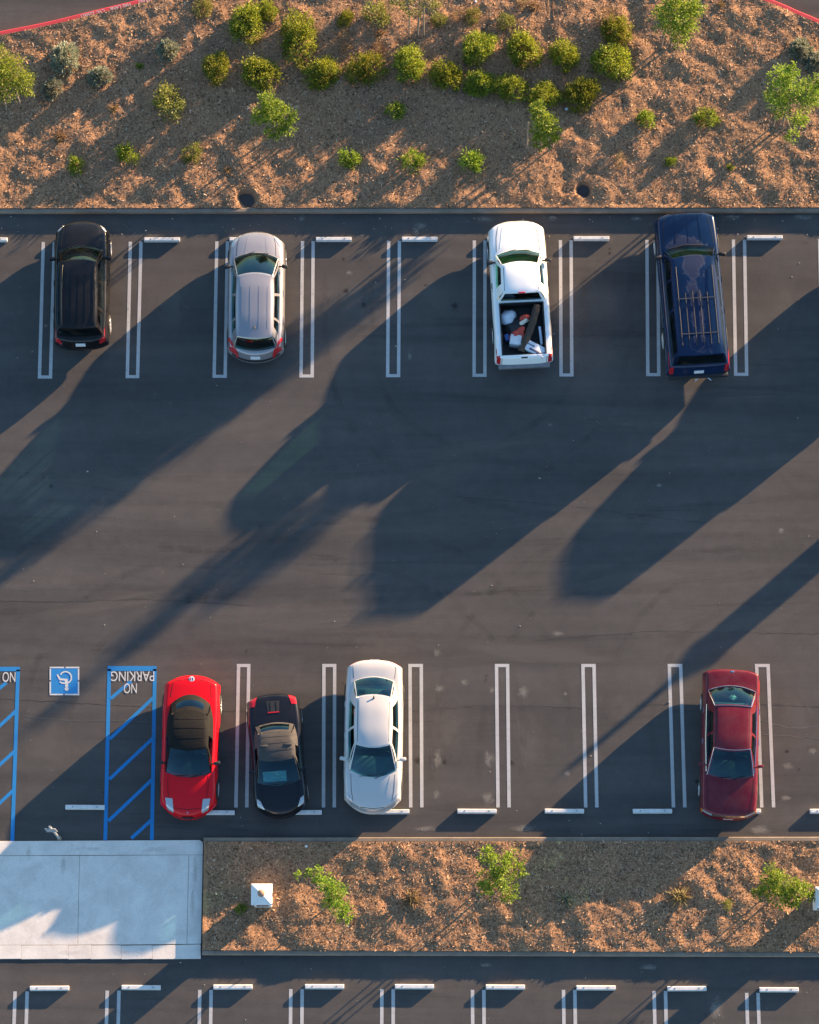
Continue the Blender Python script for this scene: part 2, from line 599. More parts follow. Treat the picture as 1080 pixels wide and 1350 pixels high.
# wheelchair symbol
F = Flat()
F.poly([G(*zz(330, 100), Z1), G(*zz(506, 100), Z1), G(*zz(506, 270), Z1), G(*zz(330, 270), Z1)])
F.build('accessible_panel', M['blue_line'], lot)
F = Flat()
for a, b in [((322, 98), (415, 98)), ((425, 98), (514, 98)), ((322, 273), (410, 273)), ((420, 273), (514, 273)),
             ((326, 106), (326, 180)), ((326, 190), (326, 266)), ((509, 106), (509, 180)), ((509, 190), (509, 266))]:
    F.seg(zz(*a), zz(*b), 0.045, 0.0075)
F.build('accessible_panel_border', M['white_text'], lot)
F = Flat()
zs_ = 0.0085
c0 = G(*zz(432, 236), zs_)
F.poly([c0 + Vector((math.cos(k * math.pi / 10), math.sin(k * math.pi / 10), 0)) * 0.062 for k in range(20)])
for a, b, w in [((432, 222), (429, 174), .095), ((436, 178), (386, 174), .062), ((390, 178), (372, 144), .055), ((430, 202), (398, 198), .045), ((398, 198), (388, 190), .04)]:
    F.seg(zz(*a), zz(*b), w, zs_)
    zs_ += 0.0006
prev = None
for k in range(15):
    an = R(-150 + k * 17.5)
    q = (425 + 38 * math.cos(an), 163 + 38 * math.sin(an))
    if prev: F.seg(zz(*prev), zz(*q), .042, 0.012 + 0.0003 * (k % 2), 0.004)
    prev = q
F.build('wheelchair_symbol', M['white_text'], lot)


# ------------------------------------------------------------------ kerbs
def kerb_strip(name, path, w, h, mat, side_bev=0.025, label='', z0=-0.02):
    """swept kerb along a world polyline (centre line), bevelled top"""
    pts = [Vector((p[0], p[1], 0)) for p in path]
    V = []; Fc = []
    prof = [(-w / 2, z0), (-w / 2, h - side_bev), (-w / 2 + side_bev, h), (w / 2 - side_bev, h), (w / 2, h - side_bev), (w / 2, z0)]
    for i, p in enumerate(pts):
        d = (pts[min(i + 1, len(pts) - 1)] - pts[max(i - 1, 0)]).normalized()
        n = Vector((-d.y, d.x, 0))
        for (o, z) in prof:
            V.append(p + n * o + Vector((0, 0, z)))
    m = len(prof)
    for i in range(len(pts) - 1):
        for k in range(m - 1):
            a = i * m + k
            Fc.append((a, a + m, a + m + 1, a + 1))
    Fc.append(tuple(range(m)))
    Fc.append(tuple(range((len(pts) - 1) * m, len(pts) * m))[::-1])
    o = link(name, mesh(name, V, Fc, mat))
    bm = bmesh.new(); bm.from_mesh(o.data); bmesh.ops.recalc_face_normals(bm, faces=bm.faces); bm.to_mesh(o.data); bm.free()
    tag(o, label, kind='structure')
    return o


def sub(a, b, n):
    return [a.lerp(b, k / n) for k in range(n + 1)]


KH = 0.16
kt0, kt1 = G(-380, 277.6, KH), G(1480, 275.6, KH)
kerb_strip('kerb', sub(kt0, kt1, 30), 0.15, KH, M['kerb'], label='grey concrete kerb below the large mulch bed')
km0, km1 = G(268.5, 1107.3, KH), G(1400, 1106, KH)
kerb_strip('kerb', sub(km0, km1, 20), 0.15, KH, M['kerb'], label='grey concrete kerb above the narrow mulch bed')
kb0, kb1 = G(266.5, 1255.4, KH), G(1400, 1259.0, KH)
kerb_strip('kerb', sub(kb0, kb1, 20), 0.15, KH, M['kerb'], label='grey concrete kerb below the narrow mulch bed')


def smooth_path(pxs, z, n=8):
    P = [G(x, y, z) for x, y in pxs]
    out = []
    for i in range(len(P) - 1):
        p0, p1, p2, p3 = P[max(i - 1, 0)], P[i], P[i + 1], P[min(i + 2, len(P) - 1)]
        for k in range(n):
            t = k / n
            out.append(0.5 * ((2 * p1) + (p2 - p0) * t + (2 * p0 - 5 * p1 + 4 * p2 - p3) * t * t + (3 * p1 - p0 - 3 * p2 + p3) * t ** 3))
    out.append(P[-1])
    return out


RK = 0.17
redA = smooth_path([(-330, 84), (-160, 70), (-70, 57), (0, 44.5), (63, 32), (109, 20.8), (160, 8.5), (205, -2), (300, -20), (420, -40), (540, -58), (640, -72), (722, -80)], RK)
redB = smooth_path([(728, -80), (800, -64), (880, -40), (960, -16), (1004, -2), (1028, 7), (1053, 18), (1080, 29.5), (1160, 68), (1260, 110), (1400, 150)], RK)
ka = kerb_strip('fire_lane_kerb', redA, 0.19, RK, M['red_kerb'], label='red painted fire lane kerb with white stencilled lettering')
kb_ = kerb_strip('fire_lane_kerb', redB, 0.19, RK, M['red_kerb'], label='plain red painted fire lane kerb without lettering')
for s, p, q in [('NO PARKING', (213, -4.2), (183, 2.9)), ('FIRE LANE', (172, 5.6), (145, 12)), ('CVC 22500.1', (138, 13.8), (107, 21.3))]:
    a, b = G(p[0], p[1], RK + 0.004), G(q[0], q[1], RK + 0.004)
    d = b - a
    o = link('kerb_lettering', text_mesh(s, M['white_text'], 'lettering'), ka, (a + b) / 2, math.atan2(d.y, d.x))
    o.scale = (d.length, 0.105, 1)

# gutter of the fire lane: paler concrete strip beside the red kerbs
# ------------------------------------------------------------------ mulch beds
def vnoise(X, Y, wl, seed):
    rg = np.random.default_rng(seed)
    T = rg.random((257, 257))
    x = X / wl + 1000.3; y = Y / wl + 1000.7
    xi = np.floor(x).astype(int); yi = np.floor(y).astype(int)
    fx = x - xi; fy = y - yi
    fx = fx * fx * (3 - 2 * fx); fy = fy * fy * (3 - 2 * fy)
    g = lambda i, j: T[i % 257, j % 257]
    return (g(xi, yi) * (1 - fx) + g(xi + 1, yi) * fx) * (1 - fy) + (g(xi, yi + 1) * (1 - fx) + g(xi + 1, yi + 1) * fx) * fy - 0.5


def mulch_h(X, Y):
    h = 0.185 + 0.0 * X
    for wl, am, sd in ((2.6, 0.07, 1), (1.1, 0.06, 2), (0.60, 0.098, 3), (0.34, 0.072, 4), (0.18, 0.030, 5), (0.09, 0.014, 6)):
        c, s = math.cos(sd), math.sin(sd)
        h = h + am * vnoise(X * c - Y * s, X * s + Y * c, wl, sd + 40)
    return h


def line_y(path, X, default):
    xs = np.array([p.x for p in path]); ys = np.array([p.y for p in path])
    return np.interp(X, xs, ys, left=default, right=default)


def bed(name, x0, x1, ylo, yhi, res, label, lip=0.06):
    nx = int((x1 - x0) / res); ny = int((max(yhi(np.array([x0, (x0 + x1) / 2, x1]))) - min(ylo(np.array([x0, x1])))) / res)
    xs = np.linspace(x0, x1, nx)
    t = np.linspace(0, 1, ny)
    X = np.repeat(xs[:, None], ny, 1)
    lo = ylo(xs)[:, None]; hi = yhi(xs)[:, None]
    Y = lo + (hi - lo) * t[None, :]
    H = mulch_h(X, Y)
    ed = np.minimum(np.minimum(Y - lo, hi - Y), np.minimum(X - x0, x1 - X))
    k = np.clip(ed / 0.16, 0, 1)
    H = 0.185 * (1 - k) + H * k
    for (hx, hy, hr, hd) in HOLES:
        d2 = ((X - hx) ** 2 + (Y - hy) ** 2) / hr ** 2
        H = H - hd * np.exp(-d2 * d2 * (1.2 + 2.0 * vnoise(X, Y, 0.2, 9)))
    V = np.stack([X, Y, H], -1).reshape(-1, 3)
    i = np.arange(nx - 1)[:, None] * ny + np.arange(ny - 1)[None, :]
    Fq = np.stack([i, i + ny, i + ny + 1, i + 1], -1).reshape(-1, 4)
    me = bpy.data.meshes.new(name)
    me.vertices.add(len(V)); me.vertices.foreach_set('co', V.astype(np.float32).ravel())
    me.loops.add(Fq.size); me.loops.foreach_set('vertex_index', Fq.astype(np.int32).ravel())
    me.polygons.add(len(Fq)); me.polygons.foreach_set('loop_start', np.arange(0, Fq.size, 4, dtype=np.int32))
    me.update(calc_edges=True)
    me.polygons.foreach_set('use_smooth', np.ones(len(Fq), dtype=bool))
    me.materials.append(M['mulch'])
    o = link(name, me)
    tag(o, label, kind='structure')
    return o


HOLES = []
for px, py, rr, dd in ((327, 262, 0.30, 0.34), (770, 250, 0.25, 0.30), (748, 249, 0.2, 0.08)):
    g = G(px, py, 0.13)
    HOLES.append((g.x, g.y, rr, dd))
top_lo = lambda X: np.interp(X, [kt0.x, kt1.x], [kt0.y, kt1.y]) + 0.06
far_y = G(535, -110, 0).y
def top_hi(X):
    X = np.asarray(X, dtype=float)
    a = np.interp(X, [p.x for p in redA], [p.y for p in redA], right=1e9)
    b = np.interp(X, [p.x for p in redB], [p.y for p in redB], left=1e9)
    return np.minimum(np.minimum(a, b) - 0.05, far_y)
bed_x0, bed_x1 = G(-260, 200, 0).x, G(1340, 200, 0).x
bed('planting_bed', bed_x0, bed_x1, top_lo, top_hi, 0.042, 'brown bark mulch ground of the large planting bed')
mid_lo = lambda X: np.interp(X, [kb0.x, kb1.x], [kb0.y, kb1.y]) + 0.06
mid_hi = lambda X: np.interp(X, [km0.x, km1.x], [km0.y, km1.y]) - 0.06
mb_x0, mb_x1 = G(268.0, 1180, 0.13).x, G(1340, 1180, 0).x
bed('planting_bed', mb_x0, mb_x1, mid_lo, mid_hi, 0.04, 'brown bark mulch ground of the narrow planting strip')


def ground_h(x, y):
    return float(mulch_h(np.array([x]), np.array([y]))[0])


def chips(name, n, x0, x1, ylo, yhi, label):
    X = RNG.uniform(x0 + .05, x1 - .05, n)
    lo, hi = ylo(X), yhi(X)
    Y = lo + (hi - lo) * RNG.random(n)
    ed = np.clip(np.minimum(Y - lo, hi - Y) / 0.16, 0, 1)
    Z = 0.185 * (1 - ed) + mulch_h(X, Y) * ed + RNG.uniform(0.0, 0.014, n)
    L = RNG.gamma(3.0, 0.006, n) + 0.009
    for (hx, hy, hr, hd) in HOLES[:2]:
        Z = np.where((X - hx) ** 2 + (Y - hy) ** 2 < (hr * 1.1) ** 2, -0.5, Z)
    W = L * RNG.uniform(0.22, 0.5, n)
    an = RNG.uniform(0, 2 * np.pi, n); pt = RNG.normal(0, 0.2, n); rl = RNG.normal(0, 0.22, n)
    ux = np.stack([np.cos(an) * np.cos(pt), np.sin(an) * np.cos(pt), np.sin(pt)], -1)
    vx = np.stack([-np.sin(an) * np.cos(rl), np.cos(an) * np.cos(rl), np.sin(rl)], -1)
    C = np.stack([X, Y, Z], -1)
    a, b = ux * L[:, None], vx * W[:, None]
    V = np.stack([C - a - b, C + a - b * .6, C + a * .8 + b, C - a * .9 + b * .8], 1).reshape(-1, 3)
    Fq = np.arange(4 * n, dtype=np.int32)
    me = bpy.data.meshes.new(name)
    me.vertices.add(len(V)); me.vertices.foreach_set('co', V.astype(np.float32).ravel())
    me.loops.add(4 * n); me.loops.foreach_set('vertex_index', Fq)
    me.polygons.add(n); me.polygons.foreach_set('loop_start', np.arange(0, 4 * n, 4, dtype=np.int32))
    me.update(calc_edges=True)
    me.materials.append(M['chip'])
    o = link(name, me)
    tag(o, label, 'bark mulch', kind='stuff')


chips('bark_chips', 150000, bed_x0, bed_x1, top_lo, top_hi, 'loose bark chips scattered over the large planting bed')
chips('bark_chips', 52000, mb_x0, mb_x1, mid_lo, mid_hi, 'loose bark chips scattered over the narrow planting strip')

# ------------------------------------------------------------------ concrete pad with its slabs
PADZ = 0.03
pad = empty('concrete_pavement', G(130, 1186, 0))
tag(pad, 'pale broomed concrete walkway pad', kind='structure')
def slab(pxs):
    P = [G(x, y, PADZ) for x, y in pxs]
    c = sum(P, Vector()) / len(P)
    bm = bmesh.new()
    vt = [bm.verts.new(p - pad.location) for p in P]
    f = bm.faces.new(vt)
    if f.normal.z < 0: pass
    r = bmesh.ops.extrude_face_region(bm, geom=[f])
    for v in [g for g in r['geom'] if isinstance(g, bmesh.types.BMVert)]: v.co.z -= 0.05
    bmesh.ops.recalc_face_normals(bm, faces=bm.faces)
    es = [e for e in bm.edges if all(v.co.z > PADZ - 0.001 for v in e.verts)]
    bmesh.ops.bevel(bm, geom=es, offset=0.005, segments=1, affect='EDGES')
    link('slab', bm_mesh(bm, 'slab', M['pad']), pad)
j = 0.24
slab([(-160, 1109), (-10, 1109), (-10, 1128 - j), (-160, 1128 - j)])
slab([(-10 + 2 * j, 1109), (263, 1107.5), (267, 1109.5), (268, 1113), (267.6, 1127 - j), (-10 + 2 * j, 1128 - j)])
slab([(-160, 1128 + j), (105 - j, 1128 + j), (102.4 - j, 1246 - j), (-163, 1246.6 - j)])
slab([(105 + j, 1128 + j), (249 - j, 1127 + j), (246.6 - j, 1244.6 - j), (102.4 + j, 1246 - j)])
slab([(249 + j, 1127 + j), (267.6, 1127 + j), (265.2, 1244.4 - j), (246.6 + j, 1244.6 - j)])
xs = [-164, -60, 28, 90, 120, 160, 201, 264.9]
for a, b in zip(xs[:-1], xs[1:]):
    slab([(a + j * .6, 1246.4 + j), (b - j * .6, 1246 + j - (1.2 if b > 250 else 0)), (b - j * .6, 1264), (a + j * .6, 1264.6)])
# bedding under the slabs shows dark in the joints
bd = [G(-162, 1111, 0.012), G(266, 1111, 0.012), G(263.4, 1262, 0.012), G(-164, 1262, 0.012)]
link('joint_bed', up(mesh('joint_bed', [p - pad.location for p in bd], [(0, 1, 2, 3)], M['kerb'])), pad)

# stains, drips and hairline cracks on the asphalt
def mat_stain(name, col, strength):
    t = NT(name)
    co = t.coord()
    oi = t.new('ShaderNodeObjectInfo')
    ln_ = t.new('ShaderNodeVectorMath', operation='LENGTH'); t.ln(co, ln_.inputs[0])
    cmb = t.new('ShaderNodeCombineXYZ'); t.ln(t.math('MULTIPLY', oi.outputs['Random'], 90.0), cmb.inputs[2])
    ad = t.new('ShaderNodeVectorMath', operation='ADD'); t.ln(co, ad.inputs[0]); t.ln(cmb.outputs[0], ad.inputs[1])
    nz = t.noise(ad.outputs[0], 1.7, 6, 0.68, 0.8)
    k = t.math('SUBTRACT', t.math('ADD', t.math('SUBTRACT', 1.0, ln_.outputs['Value']), t.math('MULTIPLY', nz, 1.9)), 1.18)
    k = t.math('MULTIPLY', k, 1.6, True)
    k = t.math('MULTIPLY', k, strength, True)
    t.set(col, 0.9, 0, 0.2)
    tr = t.new('ShaderNodeBsdfTransparent')
    mx = t.new('ShaderNodeMixShader')
    t.ln(k, mx.inputs[0]); t.ln(tr.outputs[0], mx.inputs[1]); t.ln(t.b.outputs[0], mx.inputs[2])
    t.ln(mx.outputs[0], t.out.inputs[0])
    return t.m
disc = mesh('stain', [(math.cos(k * math.pi / 12), math.sin(k * math.pi / 12), 0) for k in range(24)], [tuple(range(24))])
disc.materials.append(mat_stain('pale_stain', (0.27, 0.245, 0.215), 0.55))
disc_d = disc.copy(); disc_d.materials[0] = mat_stain('oil_stain', (0.022, 0.021, 0.021), 0.5)
disc_f = disc.copy(); disc_f.materials[0] = mat_stain('faint_stain', (0.15, 0.135, 0.122), 0.5)
kst = [0]
def stain(px, py, rx, ry, d, rz=0.0):
    g = G(px, py, 0.0022 + 0.00005 * (kst[0] % 20)); kst[0] += 1
    o = link('stain', d, lot, g, rz); o.scale = (rx, ry, 1)
for px, py, rx, ry in [(576, 1000, .24, .42), (646, 1000, .26, .40), (644, 1052, .30, .30), (580, 908, .24, .16), (612, 900, .18, .15), (648, 910, .14, .14),
                       (748, 1020, .16, .14), (745, 915, .12, .10), (575, 1048, .14, .2), (690, 912, .25, .3), (1038, 1010, .25, .15), (1036, 1052, .3, .12), (1072, 990, .2, .16),
                       (555, 297, .30, .16), (640, 289, .5, .14), (727, 287, .3, .12), (965, 286, .5, .16), (1060, 286, .5, .16), (840, 288, .3, .12), (397, 288, .2, .14),
                       (549, 304, .16, .22), (1002, 1094, .5, .2), (690, 1092, .6, .14), (560, 1092, .5, .12), (855, 1275, .4, .12), (945, 1330, .3, .5), (640, 1272, .25, .1),
                       (60, 430, .12, .1), (870, 640, .18, .12), (725, 560, .15, .1), (460, 360, .16, .12), (540, 470, .14, .2), (575, 860, .2, .2), (735, 835, .25, .12), (1030, 700, .16, .14)]:
    stain(px, py, rx, ry, disc)
rs = random.Random(4)
for k in range(30):                           # oil drips where engines stand
    bx = rs.choice([x for x in range(120, 1080, 114)]); row = rs.choice((0, 0, 1, 1, 1))
    px = bx + rs.uniform(-26, 26); py = rs.uniform(325, 420) if row == 0 else rs.uniform(980, 1058)
    r = rs.uniform(.05, .16); stain(px, py, r, r * rs.uniform(.7, 1.3), disc_d, rs.uniform(0, 3))
for px, py, rx, ry, rz in [(540, 700, 5.5, .5, .06), (200, 640, 5, .45, -.1), (850, 760, 5, .5, .1), (420, 820, 6, .5, .03), (880, 560, 5, .4, -.05), (130, 800, 4, .5, .16), (640, 590, 5, .4, .14),
                           (700, 860, 5, .6, -.06), (330, 560, 4, .4, .2), (980, 820, 4, .6, .2), (590, 960, 1.1, 1.4, 0), (700, 980, 1.0, 1.5, 0), (820, 930, 1.0, 1.2, 0), (60, 980, 1.2, 1.3, 0), (1050, 940, 1.0, 1.4, 0),
                           (230, 400, 1.0, 1.6, 0), (460, 400, 1.0, 1.6, 0), (575, 390, 1.0, 1.5, 0), (800, 400, 1.0, 1.6, 0), (1030, 400, .9, 1.6, 0)]:
    stain(px, py, rx, ry, disc_f, rz)
def mat_tyre():
    t = NT('tyre_mark')
    nz = t.noise(t.coord(), 1.1, 5, 0.7, 0.5)
    k = t.ramp(nz, [(0.42, 0.0), (0.72, 0.13)])
    t.set((0.02, 0.02, 0.02), 0.85, 0, 0.3)
    tr = t.new('ShaderNodeBsdfTransparent'); mx = t.new('ShaderNodeMixShader')
    t.ln(k, mx.inputs[0]); t.ln(tr.outputs[0], mx.inputs[1]); t.ln(t.b.outputs[0], mx.inputs[2]); t.ln(mx.outputs[0], t.out.inputs[0])
    return t.m
M['tyre_mark'] = mat_tyre()
for i, pts in enumerate([[(-40, 735), (160, 742), (330, 765), (520, 760), (760, 742), (1120, 730)], [(-40, 840), (240, 822), (470, 806), (700, 812), (1120, 800)],
                         [(600, 1030), (606, 940), (640, 840), (720, 760), (860, 705), (1120, 680)], [(720, 1020), (716, 920), (670, 820), (560, 740), (380, 700), (-40, 690)],
                         [(830, 1010), (832, 920), (870, 830), (960, 770), (1120, 745)], [(460, 360), (462, 470), (500, 560), (600, 620), (760, 650), (1120, 655)],
                         [(800, 350), (798, 460), (750, 560), (620, 630), (400, 660), (-40, 655)], [(60, 1000), (66, 920), (110, 830), (220, 770), (420, 735)]]):
    P = smooth_path(pts, 0.0014 + .0001 * i, 10)
    for off in (-.72, .72):
        V = []; Fc = []
        for q, p_ in enumerate(P):
            d = (P[min(q + 1, len(P) - 1)] - P[max(q - 1, 0)]).normalized(); n = Vector((-d.y, d.x, 0))
            V += [p_ + n * (off - .10), p_ + n * (off + .10)]
        for q in range(len(P) - 1): Fc.append((2 * q, 2 * q + 2, 2 * q + 3, 2 * q + 1))
        link('tyre_mark', up(mesh('tyre_mark', V, Fc, M['tyre_mark'])), lot)
M['crack'] = plain('crack_dark', (0.022, 0.021, 0.021), 0.9)  # plain dark colour of the crack lines themselves
M['crack_pale'] = mat_linepaint('pale_crack_dust', (0.13, 0.12, 0.108), 0.6)
def crack(pts, w, mat, seed):
    rc = random.Random(seed)
    P = []
    for (a, b) in zip(pts[:-1], pts[1:]):
        n = max(4, int(math.hypot(b[0] - a[0], b[1] - a[1]) / 6))
        for k in range(n): P.append((a[0] + (b[0] - a[0]) * k / n + rc.uniform(-1, 1), a[1] + (b[1] - a[1]) * k / n + rc.uniform(-.9, .9)))
    P.append(pts[-1])
    V = []; Fc = []
    Q = [G(x, y, 0.0033) for x, y in P]
    for i, q in enumerate(Q):
        d = (Q[min(i + 1, len(Q) - 1)] - Q[max(i - 1, 0)]).normalized(); n = Vector((-d.y, d.x, 0)) * w * rc.uniform(.35, .7)
        V += [q - n, q + n]
    for i in range(len(Q) - 1): Fc.append((2 * i, 2 * i + 2, 2 * i + 3, 2 * i + 1))
    link('crack', up(mesh('crack', V, Fc, mat)), lot)
crack([(-40, 791), (60, 794), (190, 790), (330, 798)], .010, M['crack'], 1)
crack([(-20, 921), (90, 926), (160, 930), (215, 934), (330, 938)], .009, M['crack'], 2)
crack([(1000, 948), (1040, 960), (1085, 958)], .022, M['crack_pale'], 3)
crack([(1006, 969), (1050, 971), (1090, 974)], .020, M['crack_pale'], 4)
crack([(0, 942), (90, 950), (200, 951)], .014, M['crack_pale'], 5)
crack([(700, 845), (860, 832), (1090, 836)], .007, M['crack'], 6)
crack([(600, 655), (760, 668), (930, 690)], .007, M['crack'], 7)
crack([(980, 928), (1085, 932)], .014, M['crack'], 8)
crack([(540, 938), (640, 930), (800, 934), (880, 928)], .007, M['crack'], 9)

disc_p = disc.copy(); disc_p.materials[0] = mat_stain('rust_stain', (0.40, 0.32, 0.25), 0.22)
disc_g = disc.copy(); disc_g.materials[0] = mat_stain('grime_stain', (0.44, 0.41, 0.38), 0.18)
for i, (px, py, rx, ry) in enumerate([(84, 1140, .14, .42), (118, 1119, .5, .12), (38, 1124, .14, .30), (205, 1120, .6, .15), (257, 1150, .12, .8), (170, 1255, .5, .10), (254, 1190, .10, .6), (90, 1256, .5, .10)]):
    g = G(px, py, PADZ + 0.003) - pad.location
    o = link('stain', disc_p if i % 2 == 0 else disc_g, pad, (g.x, g.y, PADZ + 0.003 + 0.0001 * i)); o.scale = (rx, ry, 1)

# small pale bits of litter and grit on the asphalt
nb = 420
V = []; Fc = []
for k in range(nb):
    px = RNG.uniform(0, 1080); py = RNG.choice([RNG.uniform(284, 312), RNG.uniform(320, 1100), RNG.uniform(1268, 1350)], p=[.3, .6, .1])
    g = G(px, py, 0.006)
    s = float(RNG.gamma(2.0, 0.0045)) + 0.004
    an = RNG.uniform(0, 6.28, 4) * .15 + np.array([0, 1.57, 3.14, 4.71]) + RNG.uniform(0, 6.28)
    q = [g + Vector((math.cos(t) * s, math.sin(t) * s * .7, 0)) for t in an]
    i = len(V)
    V += q + [g + Vector((0, 0, s * .7))]
    Fc += [(i, i + 1, i + 4), (i + 1, i + 2, i + 4), (i + 2, i + 3, i + 4), (i + 3, i, i + 4)]
grit = link('loose_grit', mesh('loose_grit', V, Fc, plain('pale_grit', (0.42, 0.39, 0.35), 0.9)))
tag(grit, 'tiny pale bits of grit scattered over the asphalt', 'grit', kind='stuff')


# ------------------------------------------------------------------ wheel stops
def wheel_stop_mesh(L, W=0.15, H=0.13):
    bm = bmesh.new()
    n = 12
    prof = [(-W / 2, 0.012), (-W / 2 + 0.004, 0.035), (-W * 0.36, H - 0.012), (-W * 0.30, H), (W * 0.30, H), (W * 0.36, H - 0.012), (W / 2 - 0.004, 0.035), (W / 2, 0.012)]
    rings = []
    for x in (-L / 2, -L / 2 + 0.018, L / 2 - 0.018, L / 2):
        k = 0.93 if abs(abs(x) - L / 2) < 1e-6 else 1.0
        rings.append([bm.verts.new((x, y * k, z * (0.97 if k < 1 else 1))) for y, z in prof])
    for a, b in zip(rings[:-1], rings[1:]):
        for i in range(len(prof)):
            jn = (i + 1) % len(prof)
            bm.faces.new((a[i], a[jn], b[jn], b[i]))
    bm.faces.new(rings[0]); bm.faces.new(rings[-1][::-1])
    for s in (-1, 1):                       # rubber feet underneath
        bm_box(bm, Vector((s * L * 0.33, 0, 0.007)), (0.18, W * .9, 0.014))
    return bm_mesh(bm, 'wheel_stop', M['wheelstop'])


WS_T, WS_B, WS_3 = wheel_stop_mesh(1.13), wheel_stop_mesh(1.185), wheel_stop_mesh(1.165)
bm = bmesh.new(); bm_lathe(bm, [(0.022, 0), (0.022, 0.006), (0.012, 0.009)], 8)
PIN = bm_mesh(bm, 'anchor_pin', M['steel'])
def wheel_stop(me, L, px, py, label, group, rz=0.0):
    o = link('wheel_stop', me, None, G(px, py, 0.13) * 1.0, rz + random.uniform(-.006, .006))
    o.location.z = 0.0
    tag(o, label, 'wheel stop', group)
    for s in (-1, 1):
        p = link('anchor_pin', PIN, o, (s * L * 0.31, 0, 0.1295))
    return o
gT, gB, g3 = 'wheel stops below the large mulch bed', 'wheel stops above the narrow mulch bed', 'wheel stops in the row below the narrow mulch bed'
for x, y, lab in [(-14, 315.0, 'white concrete wheel stop just beyond the black SUV, away from the silver one'),
                  (97, 315.6, 'white concrete wheel stop hidden under the nose of the black SUV'),
                  (213.5, 315, 'white concrete wheel stop in the empty bay between the black and the silver SUV'),
                  (326, 315, 'white concrete wheel stop mostly under the nose of the silver SUV'),
                  (440, 314.5, 'white concrete wheel stop in the empty bay on the pickup side of the silver SUV'),
                  (553.5, 314.2, 'white concrete wheel stop in the empty bay on the silver SUV side of the pickup'),
                  (666, 314, 'white concrete wheel stop under the nose of the white pickup'),
                  (780, 313.4, 'white concrete wheel stop in the empty bay between white pickup and navy SUV'),
                  (894, 313, 'white concrete wheel stop under the nose of the navy SUV'),
                  (1008.5, 312.2, 'white concrete wheel stop in the empty bay just beyond the navy SUV')]:
    wheel_stop(WS_T, 1.13, x, y, lab, gT)
for x, y, lab in [(112, 1063.6, 'white wheel stop in the accessible bay with the wheelchair symbol'),
                  (283.5, 1070.6, 'white wheel stop poking out beside the red convertible nose'),
                  (398.5, 1070.3, 'white wheel stop poking out beside the black roadster nose'),
                  (514, 1069.6, 'white wheel stop poking out beside the white sedan nose'),
                  (629, 1069.0, 'white wheel stop in the empty bay next to the white sedan'),
                  (744.3, 1068.8, 'white wheel stop in the middle one of three empty bays, between sedans'),
                  (860.5, 1068.8, 'white wheel stop in the shaded empty bay next to the maroon sedan'),
                  (977.5, 1069, 'white wheel stop mostly under the maroon sedan nose'),
                  (1094, 1069, 'white wheel stop in the empty bay beyond the maroon sedan')]:
    wheel_stop(WS_B, 1.185, x, y, lab, gB)
for x, y, w_ in [(-56, 1304.5, 'just below the concrete pad'), (65, 1302.6, 'just below the concrete pad'), (186, 1301.6, 'just below the concrete pad'),
                 (307, 1300.9, 'below the kerb beside the white pillar next to the pad'), (428, 1300.4, 'below the kerb under the sapling with a stray branch'),
                 (546.5, 1300.4, 'below the kerb under the straw tuft between two saplings'), (666.5, 1301, 'below the kerb under the round light green sapling'),
                 (786, 1302, 'below the kerb under the shaded stretch of the narrow bed'), (906, 1303, 'below the kerb under the spreading bleached grass tuft'),
                 (1027.5, 1304.5, 'below the kerb under the spreading sapling')]:
    wheel_stop(WS_3, 1.165, x, y, 'white wheel stop ' + w_, g3)

# ------------------------------------------------------------------ cars
def prof(L, pts, sm=0.10, flip=True):
    """smooth profile keyed by distance from the front; returns f(x) with x forward, 0 at mid-length"""
    d = np.linspace(-0.5, L + 0.5, 600)
    v = np.interp(d, [p[0] for p in pts], [p[1] for p in pts])
    if sm > 0:
        k = np.exp(-0.5 * (np.arange(-100, 101) * (d[1] - d[0]) / sm) ** 2); k /= k.sum()
        v = np.convolve(np.pad(v, 100, mode='edge'), k, mode='valid')
    return lambda x: np.interp(L / 2 - np.asarray(x, dtype=float), d, v)


